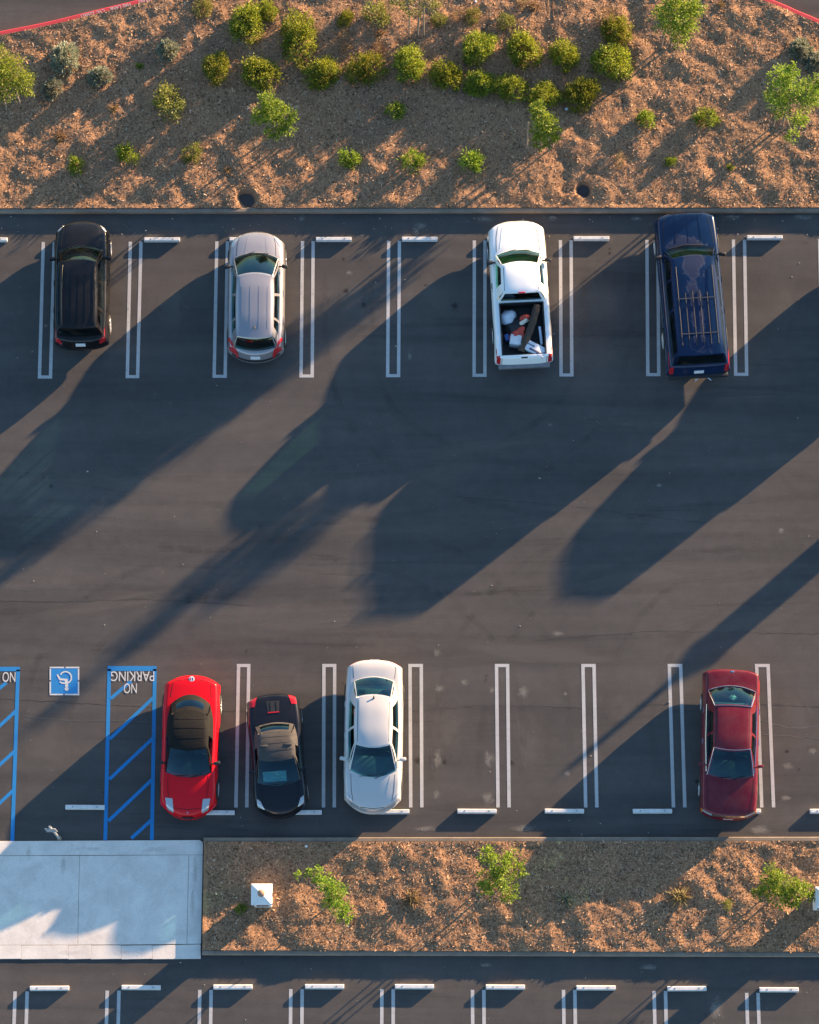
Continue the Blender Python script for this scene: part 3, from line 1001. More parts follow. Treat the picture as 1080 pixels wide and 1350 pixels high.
class Body:
    def __init__(self, L, W, zt, zs, wm, cf, nf, cr, nr, sill=0.2, edge_r=0.09, p=2.6, bump_f=0.03, bump_r=0.03, sm=0.1):
        self.L, self.w = L, W / 2 - 0.04
        self.zt, self.zs, self.wm = prof(L, zt, sm), prof(L, zs, sm), prof(L, wm, 0.2)
        self.cf, self.nf, self.cr, self.nr, self.sill, self.er, self.p = cf, nf, cr, nr, sill, edge_r, p
        self.bf, self.br = bump_f, bump_r

    def xf(self, a): return self.L / 2 - 0.04 - self.cf * np.abs(a) ** self.nf
    def xr(self, a): return -self.L / 2 + 0.04 + self.cr * np.abs(a) ** self.nr

    def z(self, x, y):
        wy = self.w * self.wm(x)
        a = np.clip(np.abs(y) / wy, 0, 1)
        b = self.zs(x) + (self.zt(x) - self.zs(x)) * (1 - a ** self.p)
        d = np.minimum(np.minimum((1 - a) * wy, self.xf(a) - x), x - self.xr(a))
        q = np.clip(1 - np.clip(d, 0, None) / self.er, 0, 1)
        return b - self.er * (1 - np.sqrt(np.clip(1 - q * q, 0, 1)))

    def build(self):
        NA, NB = 37, 81
        s = np.linspace(-1, 1, NA); A = np.sign(s) * (1 - (1 - np.abs(s)) ** 1.5) 
        t = np.linspace(-1, 1, NB); B = (np.sign(t) * (1 - (1 - np.abs(t)) ** 1.35) + 1) / 2
        AA, BB = np.meshgrid(A, B, indexing='ij')
        X = self.xr(AA) * (1 - BB) + self.xf(AA) * BB
        Y = AA * self.w * self.wm(X)
        Z = self.z(X, Y)
        V = [Vector((X[i, j], Y[i, j], Z[i, j])) for i in range(NA) for j in range(NB)]
        F = [(i * NB + j, i * NB + j + 1, (i + 1) * NB + j + 1, (i + 1) * NB + j) for i in range(NA - 1) for j in range(NB - 1)]
        ring = [i * NB + NB - 1 for i in range(NA)] + [(NA - 1) * NB + j for j in range(NB - 2, -1, -1)] + [i * NB for i in range(NA - 2, -1, -1)] + [j for j in range(1, NB - 1)]
        n = len(ring)
        P = [V[k] for k in ring]
        N = []
        for i in range(n):
            d = P[(i + 1) % n] - P[i - 1]; d.z = 0
            N.append(Vector((-d.y, d.x, 0)).normalized())
        if N[0].x < 0 if abs(N[0].x) > abs(N[0].y) else False: N = [-k for k in N]
        c = sum(P, Vector()) / n
        if sum((p - c).dot(k) for p, k in zip(P, N)) < 0: N = [-k for k in N]
        rows = [(0.06, .010, 0), (0.16, .022, .1), (0.30, .032, .3), (0.44, .038, .7), (0.52, .040, 1.0), (0.62, .038, 1.0), (0.74, .036, .9), (0.86, .030, .6), (0.95, .012, .2), (1.0, -.03, 0)]
        prev = ring
        for (fr, off, bp) in rows:
            cur = []
            for i in range(n):
                p = P[i]
                e = np.clip((abs(p.x) - (self.L / 2 - 0.55)) / 0.4, 0, 1)
                o = off + bp * e * (self.bf if p.x > 0 else self.br)
                zz_ = p.z + (self.sill - p.z) * fr
                if fr == 1.0: zz_ = self.sill
                q = p + N[i] * o
                V.append(Vector((q.x, q.y, zz_))); cur.append(len(V) - 1)
            for i in range(n):
                F.append((prev[i], prev[(i + 1) % n], cur[(i + 1) % n], cur[i]))
            prev = cur
        F.append(tuple(prev))
        me = mesh('body', V, F)
        bm = bmesh.new(); bm.from_mesh(me); bmesh.ops.recalc_face_normals(bm, faces=bm.faces)
        if bm.calc_volume(signed=True) < 0: bmesh.ops.reverse_faces(bm, faces=bm.faces)
        self.bvh = BVHTree.FromBMesh(bm)
        bm.to_mesh(me); bm.free()
        return me


def ray(bvh, o, d):
    h = bvh.ray_cast(Vector(o), Vector(d))
    if h[0] is None:
        h = bvh.find_nearest(Vector(o) + Vector(d) * 4)
    return h[0], h[1]


def decal(name, bvh, A, Bp, axis, mat, parent, off=0.006, n=10, m=5, sub_of=None):
    """thin solid plate lofted between two polylines and laid on the body; axis: z (x,y), f/r (y,z), l/s (x,z)"""
    def samp(P, k):
        P = [np.array(p, float) for p in P]
        d = [0]
        for a, b in zip(P[:-1], P[1:]): d.append(d[-1] + np.linalg.norm(b - a))
        t = k * d[-1]
        return np.array([np.interp(t, d, [p[i] for p in P]) for i in range(2)])
    V = []; inner = []
    for i in range(n):
        a, b = samp(A, i / (n - 1)), samp(Bp, i / (n - 1))
        for j in range(m):
            q = a + (b - a) * j / (m - 1)
            if axis == 'z': o, d = (q[0], q[1], 4), (0, 0, -1)
            elif axis == 'f': o, d = (6, q[0], q[1]), (-1, 0, 0)
            elif axis == 'r': o, d = (-6, q[0], q[1]), (1, 0, 0)
            elif axis == 'l': o, d = (q[0], 4, q[1]), (0, -1, 0)
            else: o, d = (q[0], -4, q[1]), (0, 1, 0)
            p, nn = ray(bvh, o, d)
            if nn.dot(Vector(d)) > 0: nn = -nn
            V.append(p + nn * off); inner.append(p - nn * 0.004)
    F = [(i * m + j, i * m + j + 1, (i + 1) * m + j + 1, (i + 1) * m + j) for i in range(n - 1) for j in range(m - 1)]
    k = len(V)
    V = V + inner
    ring = [i * m for i in range(n)] + [(n - 1) * m + j for j in range(1, m)] + [i * m + m - 1 for i in range(n - 2, -1, -1)] + [j for j in range(m - 2, 0, -1)]
    for i in range(len(ring)):
        a, b = ring[i], ring[(i + 1) % len(ring)]
        F.append((a, b, b + k, a + k))
    me = mesh(name, V, F, mat, True, 50)
    bm = bmesh.new(); bm.from_mesh(me); bmesh.ops.recalc_face_normals(bm, faces=bm.faces); bm.to_mesh(me); bm.free()
    return link(name, me, parent)


def gap(bvh, path, axis, parent, w=0.014, mat=None, name='panel_gap', off=0.003):
    A, B = [], []
    P = [np.array(p, float) for p in path]
    for i, p in enumerate(P):
        d = P[min(i + 1, len(P) - 1)] - P[max(i - 1, 0)]
        d = d / np.linalg.norm(d)
        nn = np.array([-d[1], d[0]]) * w / 2
        A.append(p - nn); B.append(p + nn)
    return decal(name, bvh, A, B, axis, mat or M['gap'], parent, off, max(8, 4 * len(path)), 2)


def tyre_mesh():
    bm = bmesh.new()
    bm_lathe(bm, [(0.62, -0.30), (0.70, -0.33), (0.88, -0.34), (0.97, -0.28), (1.0, -0.16), (1.0, 0.16), (0.97, 0.28), (0.88, 0.34), (0.70, 0.33), (0.62, 0.30)], 32, 'y')
    return bm_mesh(bm, 'tyre', M['rubber'], True, 40)


def rim_mesh():
    bm = bmesh.new()
    bm_lathe(bm, [(0.66, 0.22), (0.69, 0.352), (0.60, 0.345), (0.57, 0.24), (0.20, 0.25), (0.14, 0.34), (0.02, 0.345)], 32, 'y')
    for k in range(5):
        a = 2 * math.pi * k / 5
        rot = Matrix.Rotation(-a, 3, 'Y')
        bm_box(bm, rot @ Vector((0.36, 0.28, 0)), (0.50, 0.10, 0.15), rot, 0.02, 1)
    return bm_mesh(bm, 'rim', M['alloy'], True, 40)


TYRE, RIM = tyre_mesh(), rim_mesh()


def add_wheel(root, x, y, r):
    s = 1 if y > 0 else -1
    w = link('wheel', TYRE, root, (x, y - s * 0.10, r))
    w.scale = (r, r * 0.95, r)
    c = link('rim', RIM, w)
    c.scale = (1, s, 1)
    if s < 0: c.scale = (1, -1, 1)
    return w


def boolean_cut(me, cutters):
    o = bpy.data.objects.new('cut_base', me); COL.objects.link(o)
    tmp = [o]
    for i, c in enumerate(cutters):
        k = bpy.data.objects.new('cutter', c); COL.objects.link(k); tmp.append(k)
        md = o.modifiers.new('b%d' % i, 'BOOLEAN')
        md.operation = 'DIFFERENCE'; md.solver = 'EXACT'; md.object = k
    full = max(v.co.x for v in me.vertices) - min(v.co.x for v in me.vertices)
    for sh in (0.0, 0.0037, -0.0041, 0.0083):
        for md in o.modifiers: md.solver = 'EXACT' if sh == 0 else ('MANIFOLD' if sh > 0 else 'FAST')
        for i, k in enumerate(tmp[1:]): k.location = (sh, sh * .3, sh * (.5 + .1 * i))
        dg = bpy.context.evaluated_depsgraph_get()
        out = bpy.data.meshes.new_from_object(o.evaluated_get(dg))
        xs_ = [v.co.x for v in out.vertices]
        if xs_ and max(xs_) - min(xs_) > full * .98 and len(out.polygons) > len(me.polygons) * .6: break
        print('boolean retry', len(out.polygons), len(me.polygons))
    for k in tmp: bpy.data.objects.remove(k)
    return out


def prism(poly, z0, z1):
    bm = bmesh.new()
    a = [bm.verts.new((p[0], p[1], z0)) for p in poly]
    b = [bm.verts.new((p[0], p[1], z1)) for p in poly]
    n = len(poly)
    for i in range(n): bm.faces.new((a[i], a[(i + 1) % n], b[(i + 1) % n], b[i]))
    bm.faces.new(a[::-1]); bm.faces.new(b)
    bmesh.ops.recalc_face_normals(bm, faces=bm.faces)
    me = bpy.data.meshes.new('cut'); bm.to_mesh(me); bm.free()
    return me


def cyl_y(x, z, r, y0, y1, n=32):
    bm = bmesh.new()
    bm_lathe(bm, [(r, y0), (r, y1)], n, 'y', (x, 0, z))
    bmesh.ops.recalc_face_normals(bm, faces=bm.faces)
    me = bpy.data.meshes.new('cut'); bm.to_mesh(me); bm.free()
    return me


class Cabin:
    """greenhouse lofted between a ring on the body and the roof edge; d = distance from the front"""
    def __init__(self, body, cd):
        self.b = body; self.c = cd; L = body.L
        X = lambda d: L / 2 - d
        self.xb = [X(d) for d in cd['db']]; self.xt = [X(d) for d in cd['dt']]
        self.yb = prof(L, cd['wb'], 0.12); self.yt = prof(L, cd['wt'], 0.12)
        self.zr = prof(L, cd['zr'], 0.12)
        self.crown = cd.get('crown', 0.05)
        self.bow = cd['bow']            # bottom front, top front, bottom rear, top rear

    def roof(self, a, b):
        """a -1..1 across, b 0 rear .. 1 front"""
        xr = self.xt[-1] - self.bow[3] * (1 - abs(a) ** 2); xf = self.xt[0] + self.bow[1] * (1 - abs(a) ** 2)
        x = xr + (xf - xr) * b
        y = a * float(self.yt(np.clip(x, self.xt[-1], self.xt[0])))
        e = 1 - abs(2 * b - 1) ** 4
        z = float(self.zr(x)) + self.crown * (1 - abs(a) ** 2.6) * (0.45 + 0.55 * e) - 0.035 * max(0, abs(a) - 0.86) / 0.14 * (0.3 + 0.7 * e)
        return Vector((x, y, z))

    def bottom_front(self, s):       # s -1 right .. 1 left
        x0 = self.xb[0]; y = s * float(self.yb(x0))
        x = x0 + self.bow[0] * (1 - s * s)
        return Vector((x, y, float(self.b.z(x, y)) - 0.012))

    def bottom_rear(self, s):
        x0 = self.xb[-1]; y = s * float(self.yb(x0))
        x = x0 - self.bow[2] * (1 - s * s)
        return Vector((x, y, float(self.b.z(x, y)) - 0.012))

    def bottom_side(self, x, s):
        y = s * float(self.yb(x))
        return Vector((x, y, float(self.b.z(x, y)) - 0.012))

    def top_side(self, x, s):
        xf, xr = self.xt[0], self.xt[-1]
        b = (x - xr) / (xf - xr)
        p = self.roof(s, min(1, max(0, b)))
        return p

    def ring_poly(self, shrink):
        P = [self.bottom_front(s) for s in np.linspace(-1, 1, 13)]
        P += [self.bottom_side(x, 1) for x in np.linspace(self.xb[0], self.xb[-1], 16)[1:-1]]
        P += [self.bottom_rear(s) for s in np.linspace(1, -1, 13)]
        P += [self.bottom_side(x, -1) for x in np.linspace(self.xb[-1], self.xb[0], 16)[1:-1]]
        c = sum(P, Vector()) / len(P)
        out = []
        for p in P:
            fx = 1 - shrink / abs(self.xb[0] - self.xb[-1]) * 2
            out.append((c.x + (p.x - c.x) * fx, p.y * (1 - shrink / 0.65)))
        return out

    def build(self, root, mats):
        c = self.c
        frameV, frameF = [], []
        bulge = c.get('bulge', 0.03)

        def patch(Bf, Tf, out, s0, s1, v0, v1, ns, nv, tgtV, tgtF):
            k = len(tgtV)
            for i in range(ns + 1):
                s = s0 + (s1 - s0) * i / ns
                B_, T_ = Bf(s), Tf(s)
                for jv in range(nv + 1):
                    v = v0 + (v1 - v0) * jv / nv
                    tgtV.append(B_ + (T_ - B_) * v + out(s) * bulge * 4 * v * (1 - v))
            for i in range(ns):
                for jv in range(nv):
                    a = k + i * (nv + 1) + jv
                    tgtF.append((a, a + nv + 1, a + nv + 2, a + 1))

        def glazed(name, Bf, Tf, out, s0, s1, v0, v1, mat, ns=12, nv=8):
            V, F = [], []
            patch(Bf, Tf, out, s0, s1, v0, v1, ns, nv, V, F)
            link(name, mesh(name, V, F, mat, True), root)
            patch(Bf, Tf, out, s0, s1, 0, v0, ns, 1, frameV, frameF)
            patch(Bf, Tf, out, s0, s1, v1, 1, ns, 1, frameV, frameF)

        up_f, up_r = Vector((.6, 0, .8)), Vector((-.6, 0, .8))
        fi = c.get('fin', 0.05); ri = c.get('rin', 0.06)
        fb = lambda s: self.bottom_front(s); ft = lambda s: self.roof(s, 1.0)
        rb = lambda s: self.bottom_rear(s); rt = lambda s: self.roof(s, 0.0)
        glazed('windshield', fb, ft, lambda s: up_f, -1 + fi, 1 - fi, *c.get('fv', (0.05, 0.95)), mats['ws'])
        for s in (-1, 1):
            patch(fb, ft, lambda q: up_f, s * (1 - fi), s, 0, 1, 1, 8, frameV, frameF)
            patch(rb, rt, lambda q: up_r, s * (1 - ri), s, 0, 1, 2, 8, frameV, frameF)
        glazed('rear_window', rb, rt, lambda s: up_r, -1 + ri, 1 - ri, *c.get('rv', (0.08, 0.92)), mats['rw'])
        kinds = c['kinds']
        for s in (-1, 1):
            for k, kind in enumerate(kinds):
                xb0, xb1, xt0, xt1 = self.xb[k], self.xb[k + 1], self.xt[k], self.xt[k + 1]
                Bf = lambda q, a=xb0, b=xb1: self.bottom_side(a + (b - a) * q, s)
                Tf = lambda q, a=xt0, b=xt1: self.top_side(a + (b - a) * q, s)
                out = lambda q: Vector((0, s, 0.3))
                if kind == 'w':
                    glazed('side_window', Bf, Tf, out, 0, 1, *c.get('sv', (0.07, 0.90)), mats['sw'], 8, 6)
                else:
                    patch(Bf, Tf, out, 0, 1, 0, 1, max(2, int(abs(xb1 - xb0) / .08)), 10, frameV, frameF)
        me = mesh('cabin_frame', frameV, frameF, mats['frame'], True, 60)
        bm = bmesh.new(); bm.from_mesh(me); bmesh.ops.remove_doubles(bm, verts=bm.verts, dist=0.002); bm.to_mesh(me); bm.free()
        link('cabin_frame', me, root)
        NA, NB = 25, 25
        V = []
        for i in range(NA):
            a = -1 + 2 * i / (NA - 1); a = math.copysign(1 - (1 - abs(a)) ** 1.4, a)
            for jn in range(NB):
                V.append(self.roof(a, jn / (NB - 1)))
        F = [(i * NB + jn, (i + 1) * NB + jn, (i + 1) * NB + jn + 1, i * NB + jn + 1) for i in range(NA - 1) for jn in range(NB - 1)]
        me = mesh('roof', V, F, mats['roof'], True)
        bm = bmesh.new(); bm.from_mesh(me); bmesh.ops.recalc_face_normals(bm, faces=bm.faces)
        self.bvh = BVHTree.FromBMesh(bm); bm.to_mesh(me); bm.free()
        if me.polygons[len(me.polygons) // 2].normal.z < 0: me.flip_normals()
        return link('roof', me, root)


def interior(root, cab, body, mat, dash_mat, seats, wheel_side=1, rear=True):
    L = body.L
    X = lambda d: L / 2 - d
    x0 = cab.xb[0]
    zb = float(body.zs(x0))
    yw = float(cab.yb(x0)) * 2
    o = link('dashboard', rbox('dashboard', (0.62, yw * 0.86, 0.26), 0.07, dash_mat), root, (x0 - 0.18, 0, zb - 0.16))
    for d in seats:
        for s in (-1, 1):
            bm = bmesh.new()
            rot = Matrix.Rotation(R(-16), 3, 'Y')
            bm_box(bm, Vector((0, 0, 0.30)), (0.13, 0.48, 0.62), rot, 0.05)
            bm_box(bm, Vector((-0.10, 0, 0.68)), (0.09, 0.26, 0.18), rot, 0.035)
            bm_box(bm, Vector((0.26, 0, 0.02)), (0.52, 0.50, 0.14), None, 0.05)
            link('seat', bm_mesh(bm, 'seat', mat, True), root, (X(d), s * 0.36, 0.50))
    if rear:
        bm = bmesh.new()
        rot = Matrix.Rotation(R(-20), 3, 'Y')
        bm_box(bm, Vector((0, 0, 0.28)), (0.14, 1.15, 0.55), rot, 0.05)
        bm_box(bm, Vector((0.28, 0, 0.02)), (0.5, 1.15, 0.14), None, 0.05)
        link('rear_seat', bm_mesh(bm, 'rear_seat', mat, True), root, (X(rear), 0, 0.5))
    bm = bmesh.new()
    pts = [Vector((0, 0.18 * math.cos(a), 0.18 * math.sin(a))) for a in np.linspace(0, 2 * math.pi, 19)]
    bm_tube(bm, pts, 0.014, 6, False)
    bm_box(bm, Vector((0, 0, -0.02)), (0.03, 0.30, 0.06))
    o = link('steering_wheel', bm_mesh(bm, 'steering_wheel', M['trim'], True), root, (x0 - 0.52, 0.36, zb - 0.04))
    o.rotation_euler = (0, R(-28), 0)


def place_car(name, fp, rp, zf, zr, label, cat):
    a, b = G(fp[0], fp[1], zf), G(rp[0], rp[1], zr)
    a.z = b.z = 0
    d = a - b
    root = empty(name, (a + b) / 2, math.atan2(d.y, d.x))
    tag(root, label, cat)
    return root, d.length


def make_body(root, B, cab_poly, wheels, wr, paint_m, extra=(), tub_z=0.45, inner=None):
    me = B.build()
    yw = B.w + 0.04
    cut = []
    for x in wheels:
        for s in (-1, 1):
            y0, y1 = (yw - 0.30, yw + 0.3) if s > 0 else (-yw - 0.3, -yw + 0.30)
            cut.append(cyl_y(x, wr, wr + 0.055, y0, y1))
    if cab_poly: cut.append(prism(cab_poly, tub_z, 3.0))
    for e in extra: cut.append(e)
    out = boolean_cut(me, cut)
    out.materials.clear()
    out.materials.append(paint_m); out.materials.append(inner or M['int_dark']); out.materials.append(M['under'])
    xs0 = [p[0] for p in cab_poly] if cab_poly else [9, 9]
    xa, xb = min(xs0), max(xs0)
    ym = max(p[1] for p in cab_poly) if cab_poly else 0
    idx = np.zeros(len(out.polygons), dtype=np.int32)
    for i, p in enumerate(out.polygons):
        c = p.center; n = p.normal
        if n.z < -0.7 and c.z < B.sill + 0.05: idx[i] = 2
        for x in wheels:
            if math.hypot(c.x - x, c.z - wr) < wr + 0.050 and abs(c.y) > yw - 0.34 and c.z < B.sill + 2 * wr:
                r_ = math.hypot(c.x - x, c.z - wr)
                idx[i] = 2
        if cab_poly and xa - 0.003 <= c.x <= xb + 0.003 and abs(c.y) <= ym + 0.003:
            top = float(B.z(c.x, c.y))
            if c.z < top - 0.02 and c.z > tub_z - 0.01 and abs(n.z) < 0.5 or abs(c.z - tub_z) < 0.003: idx[i] = 1
    out.polygons.foreach_set('material_index', idx)
    out.polygons.foreach_set('use_smooth', np.ones(len(out.polygons), dtype=bool))
    out.set_sharp_from_angle(angle=R(38))
    o = link('body', out, root)
    for x in wheels:
        for s in (-1, 1): add_wheel(root, x, s * (yw + 0.005), wr)
    return o


def mirrors(root, cab, body, paint_m, d, out=0.13, size=(0.11, 0.20, 0.13), zo=0.10):
    x = body.L / 2 - d
    for s in (-1, 1):
        y = float(cab.yb(x))
        z = float(body.z(x, s * y)) + zo
        bm = bmesh.new()
        bm_box(bm, Vector((0, s * out, 0)), size, Matrix.Rotation(s * R(12), 3, 'Z'), 0.035)
        bm_box(bm, Vector((0.02, s * (out / 2 - 0.02), -0.05)), (0.05, out + 0.06, 0.04), None, 0.012, 1)
        link('door_mirror', bm_mesh(bm, 'door_mirror', paint_m, True), root, (x, s * y, z))


def wipers(root, cab, n=2):
    for k in range(n):
        s0 = -0.55 + 0.62 * k
        a = cab.bottom_front(s0) + Vector((0.0, 0, 0.03))
        b = cab.bottom_front(s0 + 0.55); t = cab.roof(s0 + 0.55, 1.0)
        b = b + (t - b) * 0.10 + Vector((0.012, 0, 0.02))
        bm = bmesh.new()
        bm_tube(bm, [a, (a + b) / 2 + Vector((0, 0, .008)), b], 0.008, 5)
        link('wiper', bm_mesh(bm, 'wiper', M['trim']), root)


def handles(root, B, ds, z, mat):
    for d in ds:
        x = B.L / 2 - d
        decal('door_handle', B.bvh, [(x - .09, z - .02), (x + .09, z - .02)], [(x - .09, z + .02), (x + .09, z + .02)], 'l', mat, root, 0.022, 5, 3)
        decal('door_handle', B.bvh, [(x - .09, z - .02), (x + .09, z - .02)], [(x - .09, z + .02), (x + .09, z + .02)], 's', mat, root, 0.022, 5, 3)


def door_gaps(root, B, ds, z1, z0=0.32):
    for d in ds:
        x = B.L / 2 - d
        for ax in 'ls':
            gap(B.bvh, [(x, z0), (x + 0.01, (z0 + z1) / 2), (x - 0.01, z1)], ax, root, 0.012)


def plate(root, B, end, z, lab=True, y=0.0):
    p = decal('number_plate', B.bvh, [(y - .15, z - .075), (y + .15, z - .075)], [(y - .15, z + .075), (y + .15, z + .075)], end, M['plate'], root, 0.018, 4, 3)
    return p


def hood_gap(root, B, d_cowl, yw, d_front, w=0.014):
    X = lambda d: B.L / 2 - d
    for s in (-1, 1):
        gap(B.bvh, [(X(d_cowl), s * yw), (X((d_cowl + d_front) / 2), s * yw * 0.97), (X(d_front), s * yw * 0.84)], 'z', root, w)
    gap(B.bvh, [(X(d_front), -yw * .84), (X(d_front - 0.06), 0), (X(d_front), yw * .84)], 'z', root, w)


PAINT = {
    'black': paint('black_car_paint', (0.005, 0.005, 0.006), 0.0, 0.35, 0.5, 0.008),
    'silver': paint('warm_silver_car_paint', (0.30, 0.295, 0.32), 0.5, 0.38, 1.0, 0.06),
    'white': paint('white_truck_paint', (0.80, 0.80, 0.79), 0.0, 0.4, 0.8, 0.02),
    'red': paint('red_car_paint', (0.60, 0.003, 0.010), 0.0, 0.35, 0.4, 0.0),
    'midnight': paint('midnight_roadster_paint', (0.006, 0.007, 0.012), 0.1, 0.35, 0.6, 0.008),
    'pearl': paint('pearl_white_car_paint', (0.50, 0.485, 0.475), 0.05, 0.38, 1.0, 0.03),
    'maroon': paint('maroon_car_paint', (0.12, 0.005, 0.014), 0.1, 0.36, 0.7, 0.04),
    'grey': paint('grey_car_paint', (0.16, 0.165, 0.17), 0.4, 0.38, 1.0, 0.05),
}


def mat_faded_navy():
    t = NT('faded_navy_paint')
    co = t.coord()
    sep = t.new('ShaderNodeSeparateXYZ'); t.ln(co, sep.inputs[0])
    nz = t.noise(co, 3.2, 4, 0.6, 0.3)
    nz2 = t.noise(co, 9.0, 5, 0.65)
    fields = []
    for x0, y0, rx, ry in ((1.50, 0.10, 0.26, 0.62), (0.55, 0.0, 0.58, 0.40), (-0.75, 0.05, 1.05, 0.34), (-2.05, 0.0, .35, 0.42)):
        dx = t.math('DIVIDE', t.math('SUBTRACT', sep.outputs[0], x0), rx)
        dy = t.math('DIVIDE', t.math('SUBTRACT', sep.outputs[1], y0), ry)
        fields.append(t.math('SQRT', t.math('ADD', t.math('MULTIPLY', dx, dx), t.math('MULTIPLY', dy, dy))))
    d = fields[0]
    for f in fields[1:]: d = t.math('MINIMUM', d, f)
    d = t.math('ADD', d, t.math('MULTIPLY', t.math('SUBTRACT', nz, 0.5), 2.1))
    d = t.math('ADD', d, t.math('MULTIPLY', t.math('SUBTRACT', nz2, 0.5), 0.35))
    navy = (0.001, 0.012, 0.048)
    c = t.ramp(t.math('MULTIPLY', d, 0.5), [(0.10, (0.009, 0.019, 0.056)), (0.32, (0.011, 0.021, 0.058)), (0.385, (0.028, 0.040, 0.080)), (0.44, (0.004, 0.015, 0.050)), (0.52, navy)])
    rr = t.ramp(t.math('MULTIPLY', d, 0.5), [(0.40, 0.5), (0.47, 0.25)])
    ct = t.ramp(t.math('MULTIPLY', d, 0.5), [(0.36, 0.1), (0.48, 0.6)])
    t.set(c, rr, 0.0, 0.2)
    t.ln(ct, t.b.inputs['Coat Weight'])
    t.b.inputs['Coat Roughness'].default_value = 0.06
    return t.m


def mat_softtop(name, a, b):
    t = NT(name)
    co = t.coord()
    f = t.noise(t.mapping(co, (5, 1.2, 1)), 1.6, 4, 0.6, 0.8)
    g = t.noise(co, 90, 2)
    c = t.ramp(f, [(0.3, a), (0.7, b)])
    t.set(c, 0.82, 0, 0.25)
    t.bump(t.mix(0.25, f, g), 0.45, 0.03)
    return t.m


PAINT['navy'] = mat_faded_navy()
M['softtop_black'] = mat_softtop('black_soft_top', (0.005, 0.0047, 0.0045), (0.010, 0.009, 0.0085))
M['softtop_grey'] = mat_softtop('weathered_soft_top', (0.046, 0.042, 0.040), (0.078, 0.071, 0.067))


# ---- black compact SUV
def suv(root, L, pm, trim_frame, W, d, roof_lines, rack=None, ws='glass', dark='glass_dark', body_kw=None, tail=True, beige=False):
    X = lambda q: L / 2 - q
    B = Body(L, W, d['zt'], d['zs'], d['wm'], d['cf'], d['nf'], d['cr'], d['nr'], 0.24, 0.10, 2.8, 0.03, 0.05)
    B.build()
    cab = Cabin(B, d)
    poly = cab.ring_poly(0.07)
    make_body(root, B, poly, [X(d['wheel'][0]), X(d['wheel'][1])], d['wheel'][2], pm)
    cab.build(root, {'ws': M[ws], 'rw': M[dark], 'sw': M[dark], 'frame': trim_frame, 'roof': pm})
    im = M['int_beige'] if beige else M['int_grey']
    interior(root, cab, B, im, M['int_dark'] if not beige else M['int_grey'], [d['seat']], 1, d['seat'] + 0.95)
    return B, cab


# black SUV, L about 4.2
root, L = place_car('black_suv', (108.5, 290), (108, 460), 0.70, 0.45, 'black compact SUV with plain unlit roof and white rear plate', 'car')
dd = dict(zt=[(0, .72), (.12, .86), (.5, .97), (1.0, 1.05), (3.9, 1.06), (L - .05, 1.0), (L, .96)], zs=[(0, .66), (.2, .78), (1.0, .95), (3.0, 1.0), (L, .97)],
          wm=[(0, .86), (.25, .96), (.8, 1.0), (3.2, 1.0), (L - .3, .96), (L, .92)], cf=.34, nf=2.4, cr=.16, nr=2.8,
          db=[1.12, 1.30, 2.18, 2.28, 3.14, 3.24, 3.82, L - .27], dt=[1.70, 1.80, 2.28, 2.38, 3.12, 3.22, 3.62, L - .36], kinds='pwpwpwp',
          wb=[(1.1, .70), (2.2, .745), (3.4, .73), (L, .68)], wt=[(1.6, .55), (2.6, .58), (L, .56)], zr=[(1.6, 1.55), (2.1, 1.60), (3.2, 1.60), (L - .3, 1.55)],
          crown=.05, bow=(.16, .09, .06, .05), wheel=(.84, L - .80, .335), seat=2.35, rv=(.12, .9))
B, cab = suv(root, L, PAINT['black'], PAINT['black'], 1.74, dd, 0)
X = lambda q: L / 2 - q
for y in (-.42, -.21, 0, .21, .42):
    gap(cab.bvh, [(X(2.1), y), (X(L - .5), y)], 'z', root, 0.02, PAINT['black'], 'roof_rib', 0.012)
for s in (-1, 1):
    bm = bmesh.new()
    bm_tube(bm, [cab.roof(s * .9, .95) + Vector((0, 0, .0)), cab.roof(s * .9, .85) + Vector((0, 0, .05)), cab.roof(s * .9, .5) + Vector((0, 0, .05)), cab.roof(s * .9, .12) + Vector((0, 0, .05)), cab.roof(s * .9, .03)], .014, 6)
    link('roof_rail', bm_mesh(bm, 'roof_rail', PAINT['black'], True), root)
    decal('headlight', B.bvh, [(X(.16), s * .52), (X(.42), s * .70)], [(X(.10), s * .62), (X(.44), s * .76)], 'z', M['lamp'], root, .008)
    decal('tail_light', B.bvh, [(s * .58, .74), (s * .60, .96)], [(s * .78, .76), (s * .76, .98)], 'r', M['tail'], root, .012)
hood_gap(root, B, 1.0, .62, .2)
plate(root, B, 'r', .82)
gap(B.bvh, [(-.70, .60), (0, .58), (.70, .60)], 'r', root, .014)
gap(B.bvh, [(-.6, .56), (.6, .56)], 'f', root, .16, M['trim'], 'grille', .008)
mirrors(root, cab, B, PAINT['black'], 1.42, .16)
wipers(root, cab); handles(root, B, [2.15, 3.05], .90, PAINT['black']); door_gaps(root, B, [1.25, 2.22, 3.15], .97)
black_suv_root = root

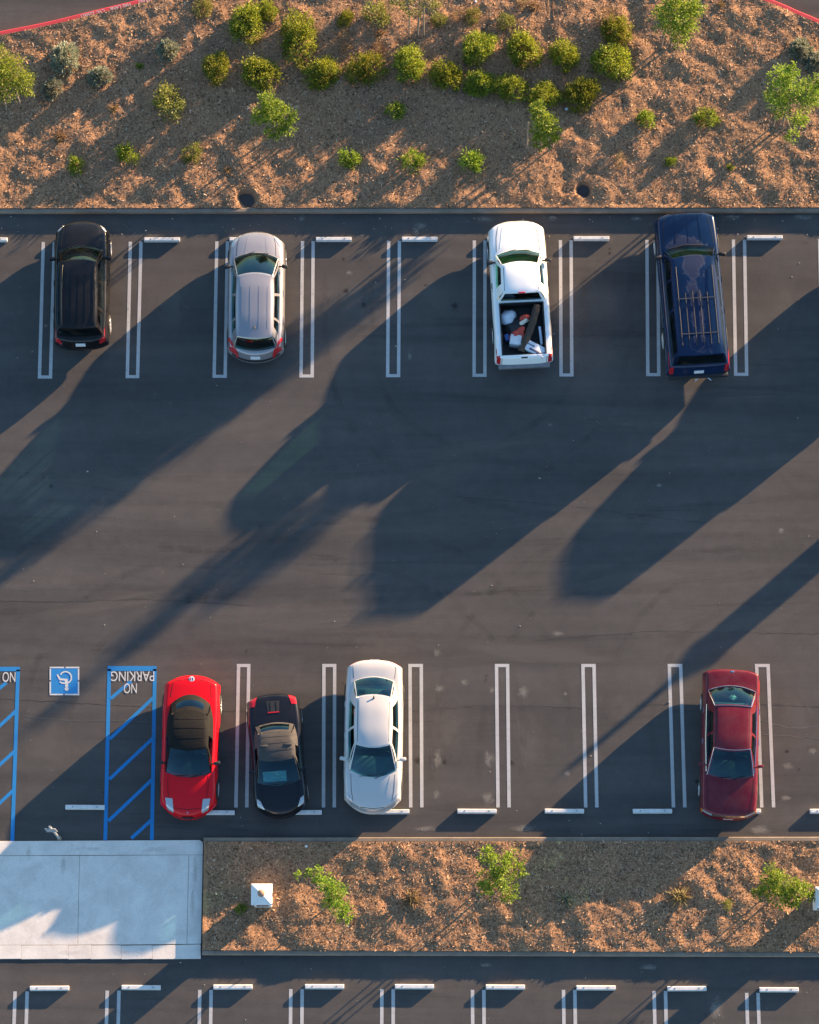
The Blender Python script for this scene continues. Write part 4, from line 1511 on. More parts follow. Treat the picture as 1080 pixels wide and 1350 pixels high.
# silver crossover
root, L = place_car('silver_suv', (338.8, 303.5), (337.5, 476.5), 0.72, 0.48, 'silver crossover SUV with four raised roof ribs and red tail lights', 'car')
X = lambda q: L / 2 - q
dd = dict(zt=[(0, .70), (.12, .84), (.5, .97), (1.0, 1.06), (3.7, 1.10), (L - .12, 1.02), (L, .94)], zs=[(0, .64), (.2, .76), (1.0, .95), (3.0, 1.02), (L - .3, 1.02), (L, .96)],
          wm=[(0, .84), (.3, .95), (.85, 1.0), (3.2, 1.0), (L - .3, .95), (L, .88)], cf=.36, nf=2.3, cr=.30, nr=2.3,
          db=[1.02, 1.20, 2.20, 2.29, 3.12, 3.20, 3.62, L - .30], dt=[1.82, 1.92, 2.36, 2.45, 3.12, 3.20, 3.42, L - .52], kinds='pwpwpwp',
          wb=[(1.0, .72), (2.2, .765), (3.4, .74), (L, .66)], wt=[(1.8, .56), (2.6, .58), (L - .5, .56)], zr=[(1.7, 1.53), (2.2, 1.58), (3.2, 1.57), (L - .5, 1.50)],
          crown=.055, bow=(.20, .10, .14, .07), wheel=(.86, L - .82, .335), seat=2.45, rv=(.06, .92))
B, cab = suv(root, L, PAINT['silver'], PAINT['silver'], 1.80, dd, 0, ws='glass', dark='glass')
for y in (-.40, -.135, .135, .40):
    gap(cab.bvh, [(X(2.15), y), (X(L - .75), y)], 'z', root, 0.022, PAINT['silver'], 'roof_rib', 0.006)
bm = bmesh.new()
bm_tube(bm, [(0, 0, 0), (-.06, 0, .05), (-.10, 0, .05)], [.03, .02, .006], 6)
link('antenna', bm_mesh(bm, 'antenna', M['trim'], True), root, cab.roof(0.0, .16))
for s in (-1, 1):
    decal('headlight', B.bvh, [(X(.20), s * .50), (X(.62), s * .74)], [(X(.10), s * .60), (X(.60), s * .82)], 'z', M['lamp'], root, .008)
    decal('tail_light', B.bvh, [(X(L - .11), s * .52), (X(L - .62), s * .80)], [(X(L - .05), s * .60), (X(L - .60), s * .86)], 'z', M['tail'], root, .012)
    decal('tail_light', B.bvh, [(s * .58, .72), (s * .60, .98)], [(s * .82, .74), (s * .80, .98)], 'r', M['tail'], root, .012)
    gap(B.bvh, [(X(.95), s * .36), (X(.3), s * .28)], 'z', root, .02, PAINT['silver'], 'hood_crease', .005)
hood_gap(root, B, .95, .62, .14)
p = plate(root, B, 'r', .80)
gap(B.bvh, [(-.74, .62), (0, .60), (.74, .62)], 'r', root, .10, M['trim'], 'bumper_trim', .010)
gap(B.bvh, [(-.6, .56), (.6, .56)], 'f', root, .16, M['trim'], 'grille', .008)
mirrors(root, cab, B, M['trim'], 1.34, .17)
wipers(root, cab); handles(root, B, [2.15, 3.05], .92, PAINT['silver']); door_gaps(root, B, [1.2, 2.25, 3.15], .98)

# white pickup
root, L = place_car('white_pickup', (680, 290), (691, 480), 0.80, 0.50, 'white extended cab pickup truck with junk in its open bed', 'truck')
X = lambda q: L / 2 - q
pick = root; pickL = L
B = Body(L, 1.80, [(0, .80), (.15, .95), (.9, 1.06), (1.2, 1.08), (2.9, 1.02), (L, 1.02)], [(0, .76), (.2, .88), (1.0, .99), (2.0, 1.02), (L, 1.02)],
         [(0, .90), (.3, .97), (.8, 1.0), (L - .3, 1.0), (L, .97)], .26, 3.0, .06, 4.0, .30, .07, 3.0, .03, .03)
B.build()
bd0, bd1 = 2.80, L - .15
cd = dict(db=[1.22, 1.42, 2.36, 2.735], dt=[1.76, 1.86, 2.34, 2.66], kinds='pwp',
          wb=[(1.2, .73), (2.2, .77), (2.9, .755)], wt=[(1.7, .57), (2.3, .59), (2.8, .575)], zr=[(1.7, 1.60), (2.1, 1.645), (2.8, 1.62)], crown=.05, bow=(.15, .08, .01, .02), rv=(.04, .90), rin=.13)
cab = Cabin(B, cd)
bedcut = prism([(X(bd1), -.70), (X(bd0), -.70), (X(bd0), .70), (X(bd1), .70)], .58, 3)
make_body(root, B, cab.ring_poly(.07), [X(.92), X(L - 1.0)], .36, PAINT['white'], [bedcut])
cab.build(root, {'ws': M['glass_green'], 'rw': M['glass_dark'], 'sw': M['glass'], 'frame': PAINT['white'], 'roof': PAINT['white']})
interior(root, cab, B, M['int_grey'], M['int_beige'], [2.35], 1, False)
# black drop-in liner
bm = bmesh.new()
x0, x1 = X(bd1) + .004, X(bd0) - .004
def bbox(a, b, c, d, e, f): bm_box(bm, Vector(((a + b) / 2, (c + d) / 2, (e + f) / 2)), (b - a, d - c, f - e))
bbox(x0, x1, -.696, .696, .582, .60)
bbox(x0, x1, .655, .696, .602, 1.035); bbox(x0, x1, -.696, -.655, .602, 1.035)
bbox(x1 - .035, x1, -.653, .653, .602, 1.035); bbox(x0, x0 + .03, -.653, .653, .602, 1.02)
for k in range(9):
    yy = -.56 + k * .14
    bbox(x0 + .05, x1 - .06, yy - .03, yy + .03, .6015, .612)
link('bed_liner', bm_mesh(bm, 'bed_liner', M['trim']), root)
for s in (-1, 1):
    decal('headlight', B.bvh, [(s * .48, .72), (s * .50, .86)], [(s * .78, .74), (s * .76, .86)], 'f', M['lamp'], root, .008)
    decal('tail_light', B.bvh, [(s * .74, .62), (s * .74, .98)], [(s * .86, .62), (s * .86, .98)], 'r', M['tail'], root, .014)
    decal('tail_light', B.bvh, [(X(L - .03), s * .76), (X(L - .15), s * .76)], [(X(L - .05), s * .84), (X(L - .15), s * .855)], 'z', M['tail'], root, .010)
    gap(B.bvh, [(X(1.0), s * .56), (X(.25), s * .44)], 'z', root, .022, PAINT['white'], 'hood_crease', .005)
    gap(cab.bvh, [(X(1.83), s * .52), (X(2.6), s * .53)], 'z', root, .014, M['gap'], 'drip_rail', .004)
hood_gap(root, B, 1.12, .68, .14)
bm = bmesh.new(); bm_box(bm, Vector((X(L) - .06, 0, .50)), (.16, 1.60, .15), None, .03)
link('rear_bumper', bm_mesh(bm, 'rear_bumper', M['steel'], True), root)
decal('tailgate_handle', B.bvh, [(X(L - .05), -.10), (X(L - .05), .10)], [(X(L - .08), -.10), (X(L - .08), .10)], 'z', M['trim'], root, .008, 5, 3)
gap(B.bvh, [(-.70, .62), (-.70, .98)], 'r', root, .014); gap(B.bvh, [(.70, .62), (.70, .98)], 'r', root, .014)
rbm = rbox('brake_lamp', (.04, .22, .035), .01, M['tail'])
link('brake_lamp', rbm, root, cab.roof(0, 0.0) + Vector((-.01, 0, .012)))
gap(B.bvh, [(-.6, .62), (.6, .62)], 'f', root, .20, M['trim'], 'grille', .008)
mirrors(root, cab, B, M['trim'], 1.50, .17, (.10, .22, .17))
wipers(root, cab); handles(root, B, [2.2], .92, M['trim']); door_gaps(root, B, [1.38, 2.34], .99)

# navy full-size SUV
root, L = place_car('navy_suv', (903, 278.5), (920.5, 493), 0.88, 0.50, 'long navy blue SUV with roof rack and peeling faded paint', 'car')
X = lambda q: L / 2 - q
dd = dict(zt=[(0, .90), (.10, 1.02), (.6, 1.10), (1.2, 1.14), (L - .2, 1.14), (L, 1.10)], zs=[(0, .86), (.2, .98), (1.2, 1.08), (L - .2, 1.10), (L, 1.08)],
          wm=[(0, .94), (.3, .98), (.8, 1.0), (L - .3, 1.0), (L, .97)], cf=.20, nf=3.4, cr=.06, nr=4.0,
          db=[1.34, 1.52, 2.42, 2.52, 3.42, 3.54, L - .34, L - .13], dt=[1.86, 1.96, 2.46, 2.56, 3.42, 3.54, L - .42, L - .26], kinds='pwpwpwp',
          wb=[(1.3, .81), (2.5, .86), (L - .3, .855), (L, .84)], wt=[(1.8, .66), (2.8, .70), (L, .70)], zr=[(1.8, 1.74), (2.2, 1.80), (L - .5, 1.80), (L - .2, 1.76)],
          crown=.05, bow=(.15, .08, .015, .03), wheel=(.98, L - 1.18, .37), seat=2.65, rv=(.10, .92))
B, cab = suv(root, L, PAINT['navy'], PAINT['navy'], 1.95, dd, 0, ws='glass_green', beige=True)
for k in range(6):
    y = -.56 + k * .224
    a = 2.55 if k in (0, 5) else (3.02 if k in (1, 4) else 2.95)
    bm = bmesh.new()
    zz0 = Vector((0, 0, .05))
    P = []
    for q in np.linspace(a if k not in (0, 5) else 2.15, L - .55, 7):
        h, _ = ray(cab.bvh, (X(q), y, 4), (0, 0, -1))
        P.append(Vector((X(q), y, h.z + (.025 if k not in (0, 5) else .06))))
    bm_tube(bm, P, .011 if k not in (0, 5) else .015, 6)
    for p_ in (P[0], P[3], P[-1]):
        bm_tube(bm, [p_ - Vector((0, 0, .075)), p_], .012, 5)
    link('rack_rail', bm_mesh(bm, 'rack_rail', M['rack'], True), root)
for q in (3.22, 4.36):
    bm = bmesh.new()
    P = []
    for y in np.linspace(-.58, .60, 7):
        h, _ = ray(cab.bvh, (X(q), min(.56, max(-.56, y)), 4), (0, 0, -1))
        P.append(Vector((X(q), y, 1.80 + .125)))
    bm_tube(bm, P, .020, 6)
    link('rack_bar', bm_mesh(bm, 'rack_bar', M['rack'], True), root)
for s in (-1, 1):
    decal('headlight', B.bvh, [(s * .52, .80), (s * .52, .94)], [(s * .86, .80), (s * .86, .94)], 'f', M['lamp'], root, .008)
    decal('tail_light', B.bvh, [(s * .80, .66), (s * .80, 1.04)], [(s * .93, .66), (s * .93, 1.04)], 'r', M['tail'], root, .014)
    decal('tail_light', B.bvh, [(X(L - .02), s * .80), (X(L - .10), s * .80)], [(X(L - .03), s * .885), (X(L - .10), s * .90)], 'z', M['tail'], root, .012)
    gap(B.bvh, [(X(1.12), s * .40), (X(.16), s * .36)], 'z', root, .016, PAINT['navy'], 'hood_crease', .012)
gap(B.bvh, [(X(1.12), 0), (X(.12), 0)], 'z', root, .014, PAINT['navy'], 'hood_crease', .008)
hood_gap(root, B, 1.2, .78, .10)
bm = bmesh.new(); bm_box(bm, Vector((X(L) - .05, 0, .52)), (.18, 1.84, .15), None, .03)
link('rear_bumper', bm_mesh(bm, 'rear_bumper', M['trim'], True), root)
for y, sg in ((.02, 1), (-.30, -1)):
    bm = bmesh.new()
    bm_tube(bm, [(X(L) - .13, y, .46), (X(L) - .21, y + sg * .10, .44)], .016, 6)
    link('tow_hook', bm_mesh(bm, 'tow_hook', M['chrome'], True), root)
plate(root, B, 'r', .78)
gap(B.bvh, [(-.7, .68), (.7, .68)], 'f', root, .22, M['trim'], 'grille', .008)
mirrors(root, cab, B, M['trim'], 1.60, .19, (.10, .22, .18))
wipers(root, cab); handles(root, B, [2.38, 3.38], 1.0, M['trim']); door_gaps(root, B, [1.5, 2.47, 3.48], 1.06)

# red convertible
root, L = place_car('red_convertible', (247.5, 1079), (253.5, 889.5), 0.48, 0.78, 'bright red convertible with its black fabric roof up', 'car')
X = lambda q: L / 2 - q
B = Body(L, 1.76, [(0, .52), (.15, .64), (.6, .78), (1.2, .90), (2.0, .94), (3.4, .96), (L - .2, .93), (L, .86)], [(0, .48), (.25, .62), (.9, .80), (2.0, .86), (3.3, .92), (L - .1, .88), (L, .82)],
         [(0, .84), (.3, .95), (.8, 1.0), (2.0, .97), (3.2, 1.0), (L - .35, .96), (L, .88)], .42, 2.3, .26, 2.4, .2, .11, 2.6, .03, .04)
B.build()
cd = dict(db=[1.32, 1.46, 2.30, 2.45, 3.30, 3.42], dt=[2.08, 2.16, 2.42, 2.52, 2.86, 3.02], kinds='pwppp',
          wb=[(1.3, .70), (2.2, .72), (3.0, .70), (3.45, .58)], wt=[(2.0, .56), (2.6, .58), (3.1, .53)], zr=[(2.0, 1.27), (2.5, 1.31), (2.8, 1.29), (3.1, 1.22)], crown=.05,
          bow=(.16, .08, .30, .16), rv=(.40, .80), rin=.26, fv=(.04, .93))
cab = Cabin(B, cd)
make_body(root, B, cab.ring_poly(.08), [X(.92), X(L - .86)], .325, PAINT['red'])
cab.build(root, {'ws': M['glass'], 'rw': M['glass'], 'sw': M['glass'], 'frame': M['softtop_black'], 'roof': M['softtop_black']})
interior(root, cab, B, M['int_grey'], M['int_dark'], [2.45], 1, False)
for q in (2.32, 2.62, 2.90):
    gap(cab.bvh, [(X(q), -.50), (X(q), 0), (X(q), .50)], 'z', root, .035, M['softtop_black'], 'roof_bow', .007)
for s in (-1, 1):
    decal('headlight', B.bvh, [(X(.58), s * .68), (X(.26), s * .62), (X(.16), s * .44)], [(X(.56), s * .46), (X(.40), s * .44), (X(.17), s * .42)], 'z', M['lamp'], root, .008, 10, 6)
    decal('tail_light', B.bvh, [(s * .45, .66), (s * .47, .80)], [(s * .78, .66), (s * .74, .80)], 'r', M['tail'], root, .01)
    gap(B.bvh, [(X(1.25), s * .62), (X(.7), s * .56)], 'z', root, .016, PAINT['red'], 'hood_crease', .010)
bm = bmesh.new(); bm_box(bm, Vector((X(.02), 0, .46)), (.03, .34, .12), None, .01, 1)
link('number_plate', bm_mesh(bm, 'number_plate', M['trim']), root)
bm = bmesh.new(); bm_lathe(bm, [(.085, 0), (.085, .012), (.07, .016)], 20)
z_ = float(B.z(X(L - .16), 0))
em = link('badge', bm_mesh(bm, 'badge', M['plate']), root, (X(L - .16), 0, z_ - .002))
for sy in (-1, 1):
    bm = bmesh.new(); bm_box(bm, Vector((0, sy * .034, .018)), (.09, .030, .005), None, .002, 1)
    link('badge_mark', bm_mesh(bm, 'badge_mark', M['plate_ink'] if sy > 0 else M['tail']), em)
# front three-pointed emblem
h, nn = ray(B.bvh, (X(.16), 0, 4), (0, 0, -1))
bm = bmesh.new()
for k in range(3):
    a = 2 * math.pi * k / 3
    c = Vector((math.cos(a) * .028, math.sin(a) * .028, 0.008)); t = Vector((-math.sin(a), math.cos(a), 0)); r_ = Vector((math.cos(a), math.sin(a), 0))
    bm.faces.new([bm.verts.new(c + r_ * .026), bm.verts.new(c + t * .015), bm.verts.new(c - r_ * .026), bm.verts.new(c - t * .015)])
link('emblem', bm_mesh(bm, 'emblem', M['chrome']), root, h)
hood_gap(root, B, 1.22, .62, .30)
gap(B.bvh, [(X(3.62), -.62), (X(L - .22), -.56), (X(L - .16), 0), (X(L - .22), .56), (X(3.62), .62)], 'z', root, .012)
gap(B.bvh, [(-.5, .36), (.5, .36)], 'f', root, .12, M['trim'], 'grille', .008)
mirrors(root, cab, B, M['trim'], 1.62, .15)
wipers(root, cab); handles(root, B, [2.5], .78, PAINT['red']); door_gaps(root, B, [1.45, 2.62], .84)

# black roadster
root, L = place_car('black_roadster', (372, 1077), (359, 913.5), 0.45, 0.72, 'small black two-seat roadster with weathered grey fabric roof', 'car')
X = lambda q: L / 2 - q
B = Body(L, 1.66, [(0, .50), (.15, .62), (.5, .74), (1.0, .86), (1.8, .90), (2.8, .93), (L - .15, .88), (L, .82)], [(0, .48), (.25, .64), (.7, .80), (1.8, .82), (2.8, .90), (L - .1, .84), (L, .78)],
         [(0, .84), (.3, .95), (.75, 1.0), (1.8, .95), (2.8, 1.0), (L - .3, .96), (L, .88)], .36, 2.4, .20, 2.6, .19, .11, 2.4, .03, .04)
B.build()
cd = dict(db=[1.02, 1.16, 1.98, 2.10, 2.62, 2.72], dt=[1.72, 1.80, 2.06, 2.16, 2.32, 2.44], kinds='pwppp',
          wb=[(1.0, .66), (1.8, .68), (2.4, .66), (2.8, .56)], wt=[(1.7, .54), (2.1, .56), (2.5, .50)], zr=[(1.7, 1.17), (2.1, 1.22), (2.5, 1.14)], crown=.05,
          bow=(.16, .08, .10, .06), rv=(.22, .86), rin=.20, fv=(.04, .93))
cab = Cabin(B, cd)
make_body(root, B, cab.ring_poly(.08), [X(.72), X(L - .72)], .305, PAINT['midnight'])
cab.build(root, {'ws': M['glass'], 'rw': M['glass_dark'], 'sw': M['glass_dark'], 'frame': M['softtop_grey'], 'roof': M['softtop_grey']})
interior(root, cab, B, M['int_dark'], M['int_dark'], [1.95], 1, False)
for q in (1.92, 2.14, 2.34):
    gap(cab.bvh, [(X(q), -.48), (X(q), 0), (X(q), .48)], 'z', root, .035, M['softtop_grey'], 'roof_bow', .007)
for s in (-1, 1):
    decal('headlight', B.bvh, [(X(.56), s * .70), (X(.34), s * .70)], [(X(.48), s * .60), (X(.24), s * .50)], 'z', M['lamp'], root, .010, 8, 6)
    decal('tail_light', B.bvh, [(X(L - .12), s * .48), (X(L - .42), s * .56)], [(X(L - .16), s * .68), (X(L - .42), s * .72)], 'z', M['tail'], root, .010, 8, 6)
    gap(B.bvh, [(X(1.05), s * .56), (X(.6), s * .50)], 'z', root, .016, PAINT['midnight'], 'hood_crease', .010)
vent = decal('engine_vent', B.bvh, [(X(L - .28), -.20), (X(L - .64), -.17)], [(X(L - .28), .20), (X(L - .64), .17)], 'z', M['trim'], root, .006, 8, 6)
for y in (-.09, .09):
    gap(B.bvh, [(X(L - .31), y), (X(L - .60), y)], 'z', root, .012, PAINT['midnight'], 'vent_bar', .014)
gap(B.bvh, [(X(L - .635), -.17), (X(L - .635), .17)], 'z', root, .035, M['tail'], 'brake_lamp', .018)
hood_gap(root, B, .95, .56, .30)
gap(B.bvh, [(X(2.98), -.58), (X(L - .16), -.52), (X(L - .10), 0), (X(L - .16), .52), (X(2.98), .58)], 'z', root, .012)
# crumpled silver sunshade on the dashboard
V = []; NN = 9
for i in range(NN):
    for k in range(7):
        V.append((-.18 + .36 * i / 8 * .9, -.36 + .70 * k / 6, .02 * math.sin(i * 1.9) * math.cos(k * 2.3) + .02 * random.random()))
Fq = [(i * 7 + k, i * 7 + k + 1, i * 7 + k + 8, i * 7 + k + 7) for i in range(NN - 1) for k in range(6)]
sh = link('sunshade', mesh('sunshade', V, Fq, plain('silver_sunshade', (.62, .62, .60), .4, .3)), None)
tag(sh, 'crumpled silver sunshade behind the windshield of the black roadster', 'sunshade')
sh.matrix_world = Matrix.Translation(root.location) @ Matrix.Rotation(root.rotation_euler.z, 4, 'Z') @ Matrix.Translation((X(1.16), -.10, .885)) @ Matrix.Rotation(R(24), 4, 'Y')
gap(B.bvh, [(-.4, .34), (.4, .34)], 'f', root, .12, M['trim'], 'grille', .008)
mirrors(root, cab, B, PAINT['midnight'], 1.34, .13, (.10, .17, .11))
wipers(root, cab); door_gaps(root, B, [1.14, 2.16], .80)


def sedan(root, L, W, pm, d, ws='glass', intm=None, dash=None, er=0.10):
    X = lambda q: L / 2 - q
    B = Body(L, W, d['zt'], d['zs'], d['wm'], d['cf'], d['nf'], d['cr'], d['nr'], .2, er, 2.8, .03, .03)
    B.build()
    cab = Cabin(B, d)
    make_body(root, B, cab.ring_poly(.07), [X(d['wheel'][0]), X(d['wheel'][1])], d['wheel'][2], pm)
    cab.build(root, {'ws': M[ws], 'rw': M['glass'], 'sw': M['glass'], 'frame': pm, 'roof': pm})
    interior(root, cab, B, intm or M['int_grey'], dash or M['int_dark'], [d['seat']], 1, d['seat'] + .88)
    return B, cab


# white sedan
root, L = place_car('white_sedan', (491, 1071.5), (494, 868.5), 0.50, 0.86, 'pearl white four-door sedan with rounded corners', 'car')
X = lambda q: L / 2 - q
dd = dict(zt=[(0, .58), (.12, .70), (.5, .83), (1.0, .95), (1.5, 1.0), (3.8, 1.02), (L - .25, 1.02), (L, .93)], zs=[(0, .54), (.25, .68), (.9, .86), (2.0, .93), (3.5, .97), (L - .2, .96), (L, .88)],
          wm=[(0, .84), (.3, .94), (.85, 1.0), (3.3, 1.0), (L - .35, .95), (L, .87)], cf=.38, nf=2.4, cr=.20, nr=3.2,
          db=[1.20, 1.38, 2.36, 2.44, 3.42, 3.95], dt=[1.98, 2.06, 2.44, 2.52, 3.04, 3.34], kinds='pwpwp',
          wb=[(1.2, .73), (2.3, .77), (3.4, .74), (4.0, .60)], wt=[(1.9, .53), (2.6, .555), (3.4, .52)], zr=[(1.9, 1.38), (2.3, 1.42), (3.0, 1.41), (3.4, 1.36)],
          crown=.05, bow=(.24, .10, .14, .08), wheel=(.92, L - 1.02, .325), seat=2.45, rv=(.06, .94), rin=.05)
B, cab = sedan(root, L, 1.79, PAINT['pearl'], dd, intm=M['int_beige'], dash=M['int_grey'])
for s in (-1, 1):
    decal('headlight', B.bvh, [(X(.58), s * .78), (X(.22), s * .66), (X(.10), s * .42)], [(X(.46), s * .70), (X(.28), s * .60), (X(.16), s * .40)], 'z', M['lamp'], root, .008, 10, 5)
    decal('tail_light', B.bvh, [(s * .50, .70), (s * .50, .86)], [(s * .80, .72), (s * .78, .86)], 'r', M['tail'], root, .01)
    gap(B.bvh, [(X(1.05), s * .52), (X(.35), s * .40)], 'z', root, .02, PAINT['pearl'], 'hood_crease', .005)
    bm = bmesh.new()                         # speakers and box on the parcel shelf
    link('shelf_speaker', rbox('shelf_speaker', (.12, .22, .05), .02, M['int_dark']), root, (X(3.62), s * .36, .98))
link('parcel_shelf', rbox('parcel_shelf', (.44, 1.12, .04), .015, M['int_beige']), root, (X(3.58), 0, .945))
hood_gap(root, B, 1.10, .66, .16)
gap(B.bvh, [(X(4.02), -.62), (X(L - .16), -.66)], 'z', root, .012); gap(B.bvh, [(X(4.02), .62), (X(L - .16), .66)], 'z', root, .012)
gap(B.bvh, [(-.4, .56), (.4, .56)], 'f', root, .14, M['lamp'], 'grille', .010)
bm = bmesh.new(); bm_tube(bm, [(0, 0, 0), (-.05, 0, .045), (-.09, 0, .05)], [.03, .018, .006], 6)
link('antenna', bm_mesh(bm, 'antenna', M['trim'], True), root, cab.roof(0.0, .06))
for s in (-1, 1):
    gap(cab.bvh, [(X(2.02), s * .475), (X(3.25), s * .475)], 'z', root, .012, M['gap'], 'drip_rail', .004)
plate(root, B, 'r', .62)
mirrors(root, cab, B, PAINT['pearl'], 1.55, .16)
wipers(root, cab); handles(root, B, [2.3, 3.25], .82, PAINT['pearl']); door_gaps(root, B, [1.3, 2.4, 3.4], .92)

# maroon sedan
root, L = place_car('maroon_sedan', (960, 1080), (965.5, 881), 0.50, 0.88, 'boxy maroon sedan with chrome window trim and faded roof', 'car')
X = lambda q: L / 2 - q
dd = dict(zt=[(0, .66), (.08, .76), (.5, .84), (1.1, .94), (1.5, .98), (3.8, .99), (L - .10, .98), (L, .93)], zs=[(0, .62), (.12, .74), (.9, .86), (2.0, .93), (3.5, .95), (L - .1, .94), (L, .89)],
          wm=[(0, .93), (.3, .97), (.85, 1.0), (3.3, 1.0), (L - .3, .98), (L, .94)], cf=.21, nf=3.0, cr=.125, nr=3.6,
          db=[1.26, 1.42, 2.38, 2.46, 3.30, 3.82], dt=[2.02, 2.10, 2.46, 2.54, 3.06, 3.30], kinds='pwpwp',
          wb=[(1.2, .70), (2.3, .74), (3.4, .74), (3.9, .72)], wt=[(1.9, .54), (2.6, .56), (3.4, .55)], zr=[(1.9, 1.34), (2.3, 1.38), (3.0, 1.37), (3.4, 1.34)],
          crown=.04, bow=(.14, .06, .16, .02), wheel=(.88, L - 1.02, .315), seat=2.45, rv=(.05, .95), rin=.035)
B, cab = sedan(root, L, 1.74, PAINT['maroon'], dd, intm=M['int_grey'], er=0.075)
def chrome_line(P, name='chrome_trim', r=.011):
    bm = bmesh.new(); bm_tube(bm, P, r, 6)
    link(name, bm_mesh(bm, name, M['chrome'], True), root)
up3 = Vector((0, 0, .012))
chrome_line([cab.bottom_rear(s) + up3 + Vector((-.01, 0, .01)) for s in np.linspace(-1, 1, 15)])
chrome_line([cab.roof(s, 0) + up3 for s in np.linspace(-1, 1, 15)])
chrome_line([cab.roof(s, 1) + up3 for s in np.linspace(-1, 1, 15)])
for s in (-1, 1):
    chrome_line([cab.bottom_rear(s) + up3 * .5, cab.bottom_rear(s).lerp(cab.roof(s, 0), .5) + Vector((-.02, s * .015, .02)), cab.roof(s, 0) + up3])
    chrome_line([cab.bottom_front(s) + up3 * .5, cab.bottom_front(s).lerp(cab.roof(s, 1), .5) + Vector((.02, s * .012, .025)), cab.roof(s, 1) + up3])
    chrome_line([cab.bottom_side(x, s) + Vector((0, s * .02, .02)) for x in np.linspace(cab.xb[0] - .1, X(3.4), 12)])
    decal('headlight', B.bvh, [(s * .50, .60), (s * .50, .70)], [(s * .80, .60), (s * .78, .70)], 'f', M['lamp'], root, .008)
    decal('turn_signal', B.bvh, [(X(.10), s * .81), (X(.30), s * .84)], [(X(.08), s * .76), (X(.28), s * .80)], 'z', M['amber'], root, .004)
    decal('tail_light', B.bvh, [(s * .48, .70), (s * .48, .84)], [(s * .84, .70), (s * .83, .84)], 'r', M['tail'], root, .01)
    gap(cab.bvh, [(X(2.06), s * .50), (X(3.25), s * .505)], 'z', root, .014, M['gap'], 'drip_rail', .004)
hood_gap(root, B, 1.18, .70, .10)
gap(B.bvh, [(X(.09), -.72), (X(.05), 0), (X(.09), .72)], 'z', root, .03, M['chrome'], 'nose_trim', .008)
gap(B.bvh, [(X(3.96), -.72), (X(L - .08), -.74)], 'z', root, .012); gap(B.bvh, [(X(3.96), .72), (X(L - .08), .74)], 'z', root, .012)
bm = bmesh.new(); bm_box(bm, Vector((X(.01), 0, .44)), (.04, .32, .13), None, .01, 1)
link('number_plate', bm_mesh(bm, 'number_plate', M['plate']), root)
h, nn = ray(B.bvh, (X(L - .12), 0, 4), (0, 0, -1))
link('badge', rbox('badge', (.05, .10, .012), .004, M['chrome']), root, h + Vector((0, 0, .004)))
mirrors(root, cab, B, PAINT['maroon'], 1.56, .18, (.09, .18, .11))
wipers(root, cab); handles(root, B, [2.3, 3.25], .82, M['chrome']); door_gaps(root, B, [1.3, 2.42, 3.38], .90)
# pale leaf-shaped decoration lying on the parcel shelf behind the rear glass
bm = bmesh.new()
vs = []
for k in range(22):
    a = 2 * math.pi * k / 22
    r_ = .13 * (1.0 if k % 2 == 0 else .55) * (1 + .25 * math.sin(k * 2.1))
    vs.append(bm.verts.new((math.cos(a) * r_, math.sin(a) * r_, .02 * math.sin(k))))
vc = bm.verts.new((0, 0, .05))
for k in range(22): bm.faces.new((vs[k], vs[(k + 1) % 22], vc))
lf = link('paper_flower', bm_mesh(bm, 'paper_flower', plain('cream_paper', (.70, .66, .50), .8)))
b0 = cab.bottom_rear(0.02); t0 = cab.roof(0.02, 0)
pos = b0.lerp(t0, .55)
lf.matrix_world = Matrix.Translation(root.location) @ Matrix.Rotation(root.rotation_euler.z, 4, 'Z') @ Matrix.Translation(pos + Vector((0.02, 0, -.03))) @ Matrix.Rotation(-math.atan2(t0.z - b0.z, t0.x - b0.x), 4, 'Y')
tag(lf, 'cream flower-shaped ornament inside the rear window of the maroon sedan', 'ornament')
maroon_root = root

# SUV out of view whose shadow falls into the aisle: a grey sister of the black one
def copy_tree(o, parent=None, swap=None):
    c = o.copy(); COL.objects.link(c); c.parent = parent
    if swap and o.type == 'MESH':
        for i, s in enumerate(c.material_slots):
            m0 = s.material
            if m0 in swap:
                s.link = 'OBJECT'; s.material = swap[m0]
    for ch in list(o.children): copy_tree(ch, c, swap)
    return c
g = G(1163, 398, 0.3)
c = copy_tree(black_suv_root, None, {PAINT['black']: PAINT['grey']})
c.name = 'grey_suv'
c.location = (g.x, g.y, 0); c.rotation_euler.z = R(90)
c.scale = (0.95, 1.02, 1.13)
tag(c, 'grey SUV parked one empty bay beyond the navy SUV', 'car')

# ------------------------------------------------------------------ load in the pickup bed
Mp = Matrix.Translation(pick.location) @ Matrix.Rotation(pick.rotation_euler.z, 4, 'Z')
Xp = lambda q: pickL / 2 - q
def in_bed(o, d, y, z, rz=0.0, rx=0.0, ry=0.0):
    o.matrix_world = Mp @ Matrix.Translation((Xp(d), y, z)) @ Matrix.Rotation(rz, 4, 'Z') @ Matrix.Rotation(ry, 4, 'Y') @ Matrix.Rotation(rx, 4, 'X')
def lump(name, mat, sx, sy, sz, amp, seed, n=3):
    bm = bmesh.new()
    bmesh.ops.create_icosphere(bm, subdivisions=n, radius=1.0)
    rg = random.Random(seed)
    dirs = [(Vector((rg.uniform(-1, 1), rg.uniform(-1, 1), rg.uniform(-1, 1))).normalized(), rg.uniform(2, 7), rg.uniform(0, 6)) for _ in range(9)]
    for v in bm.verts:
        k = 1 + sum(amp * math.sin(f * v.co.dot(d) + ph) for d, f, ph in dirs) / 3
        v.co = Vector((v.co.x * sx * k, v.co.y * sy * k, max(-.55, v.co.z * k) * sz))
    return link(name, bm_mesh(bm, name, mat, True, 30))
bagm = plain('white_plastic_bag', (.62, .66, .72), .35, var=.08)
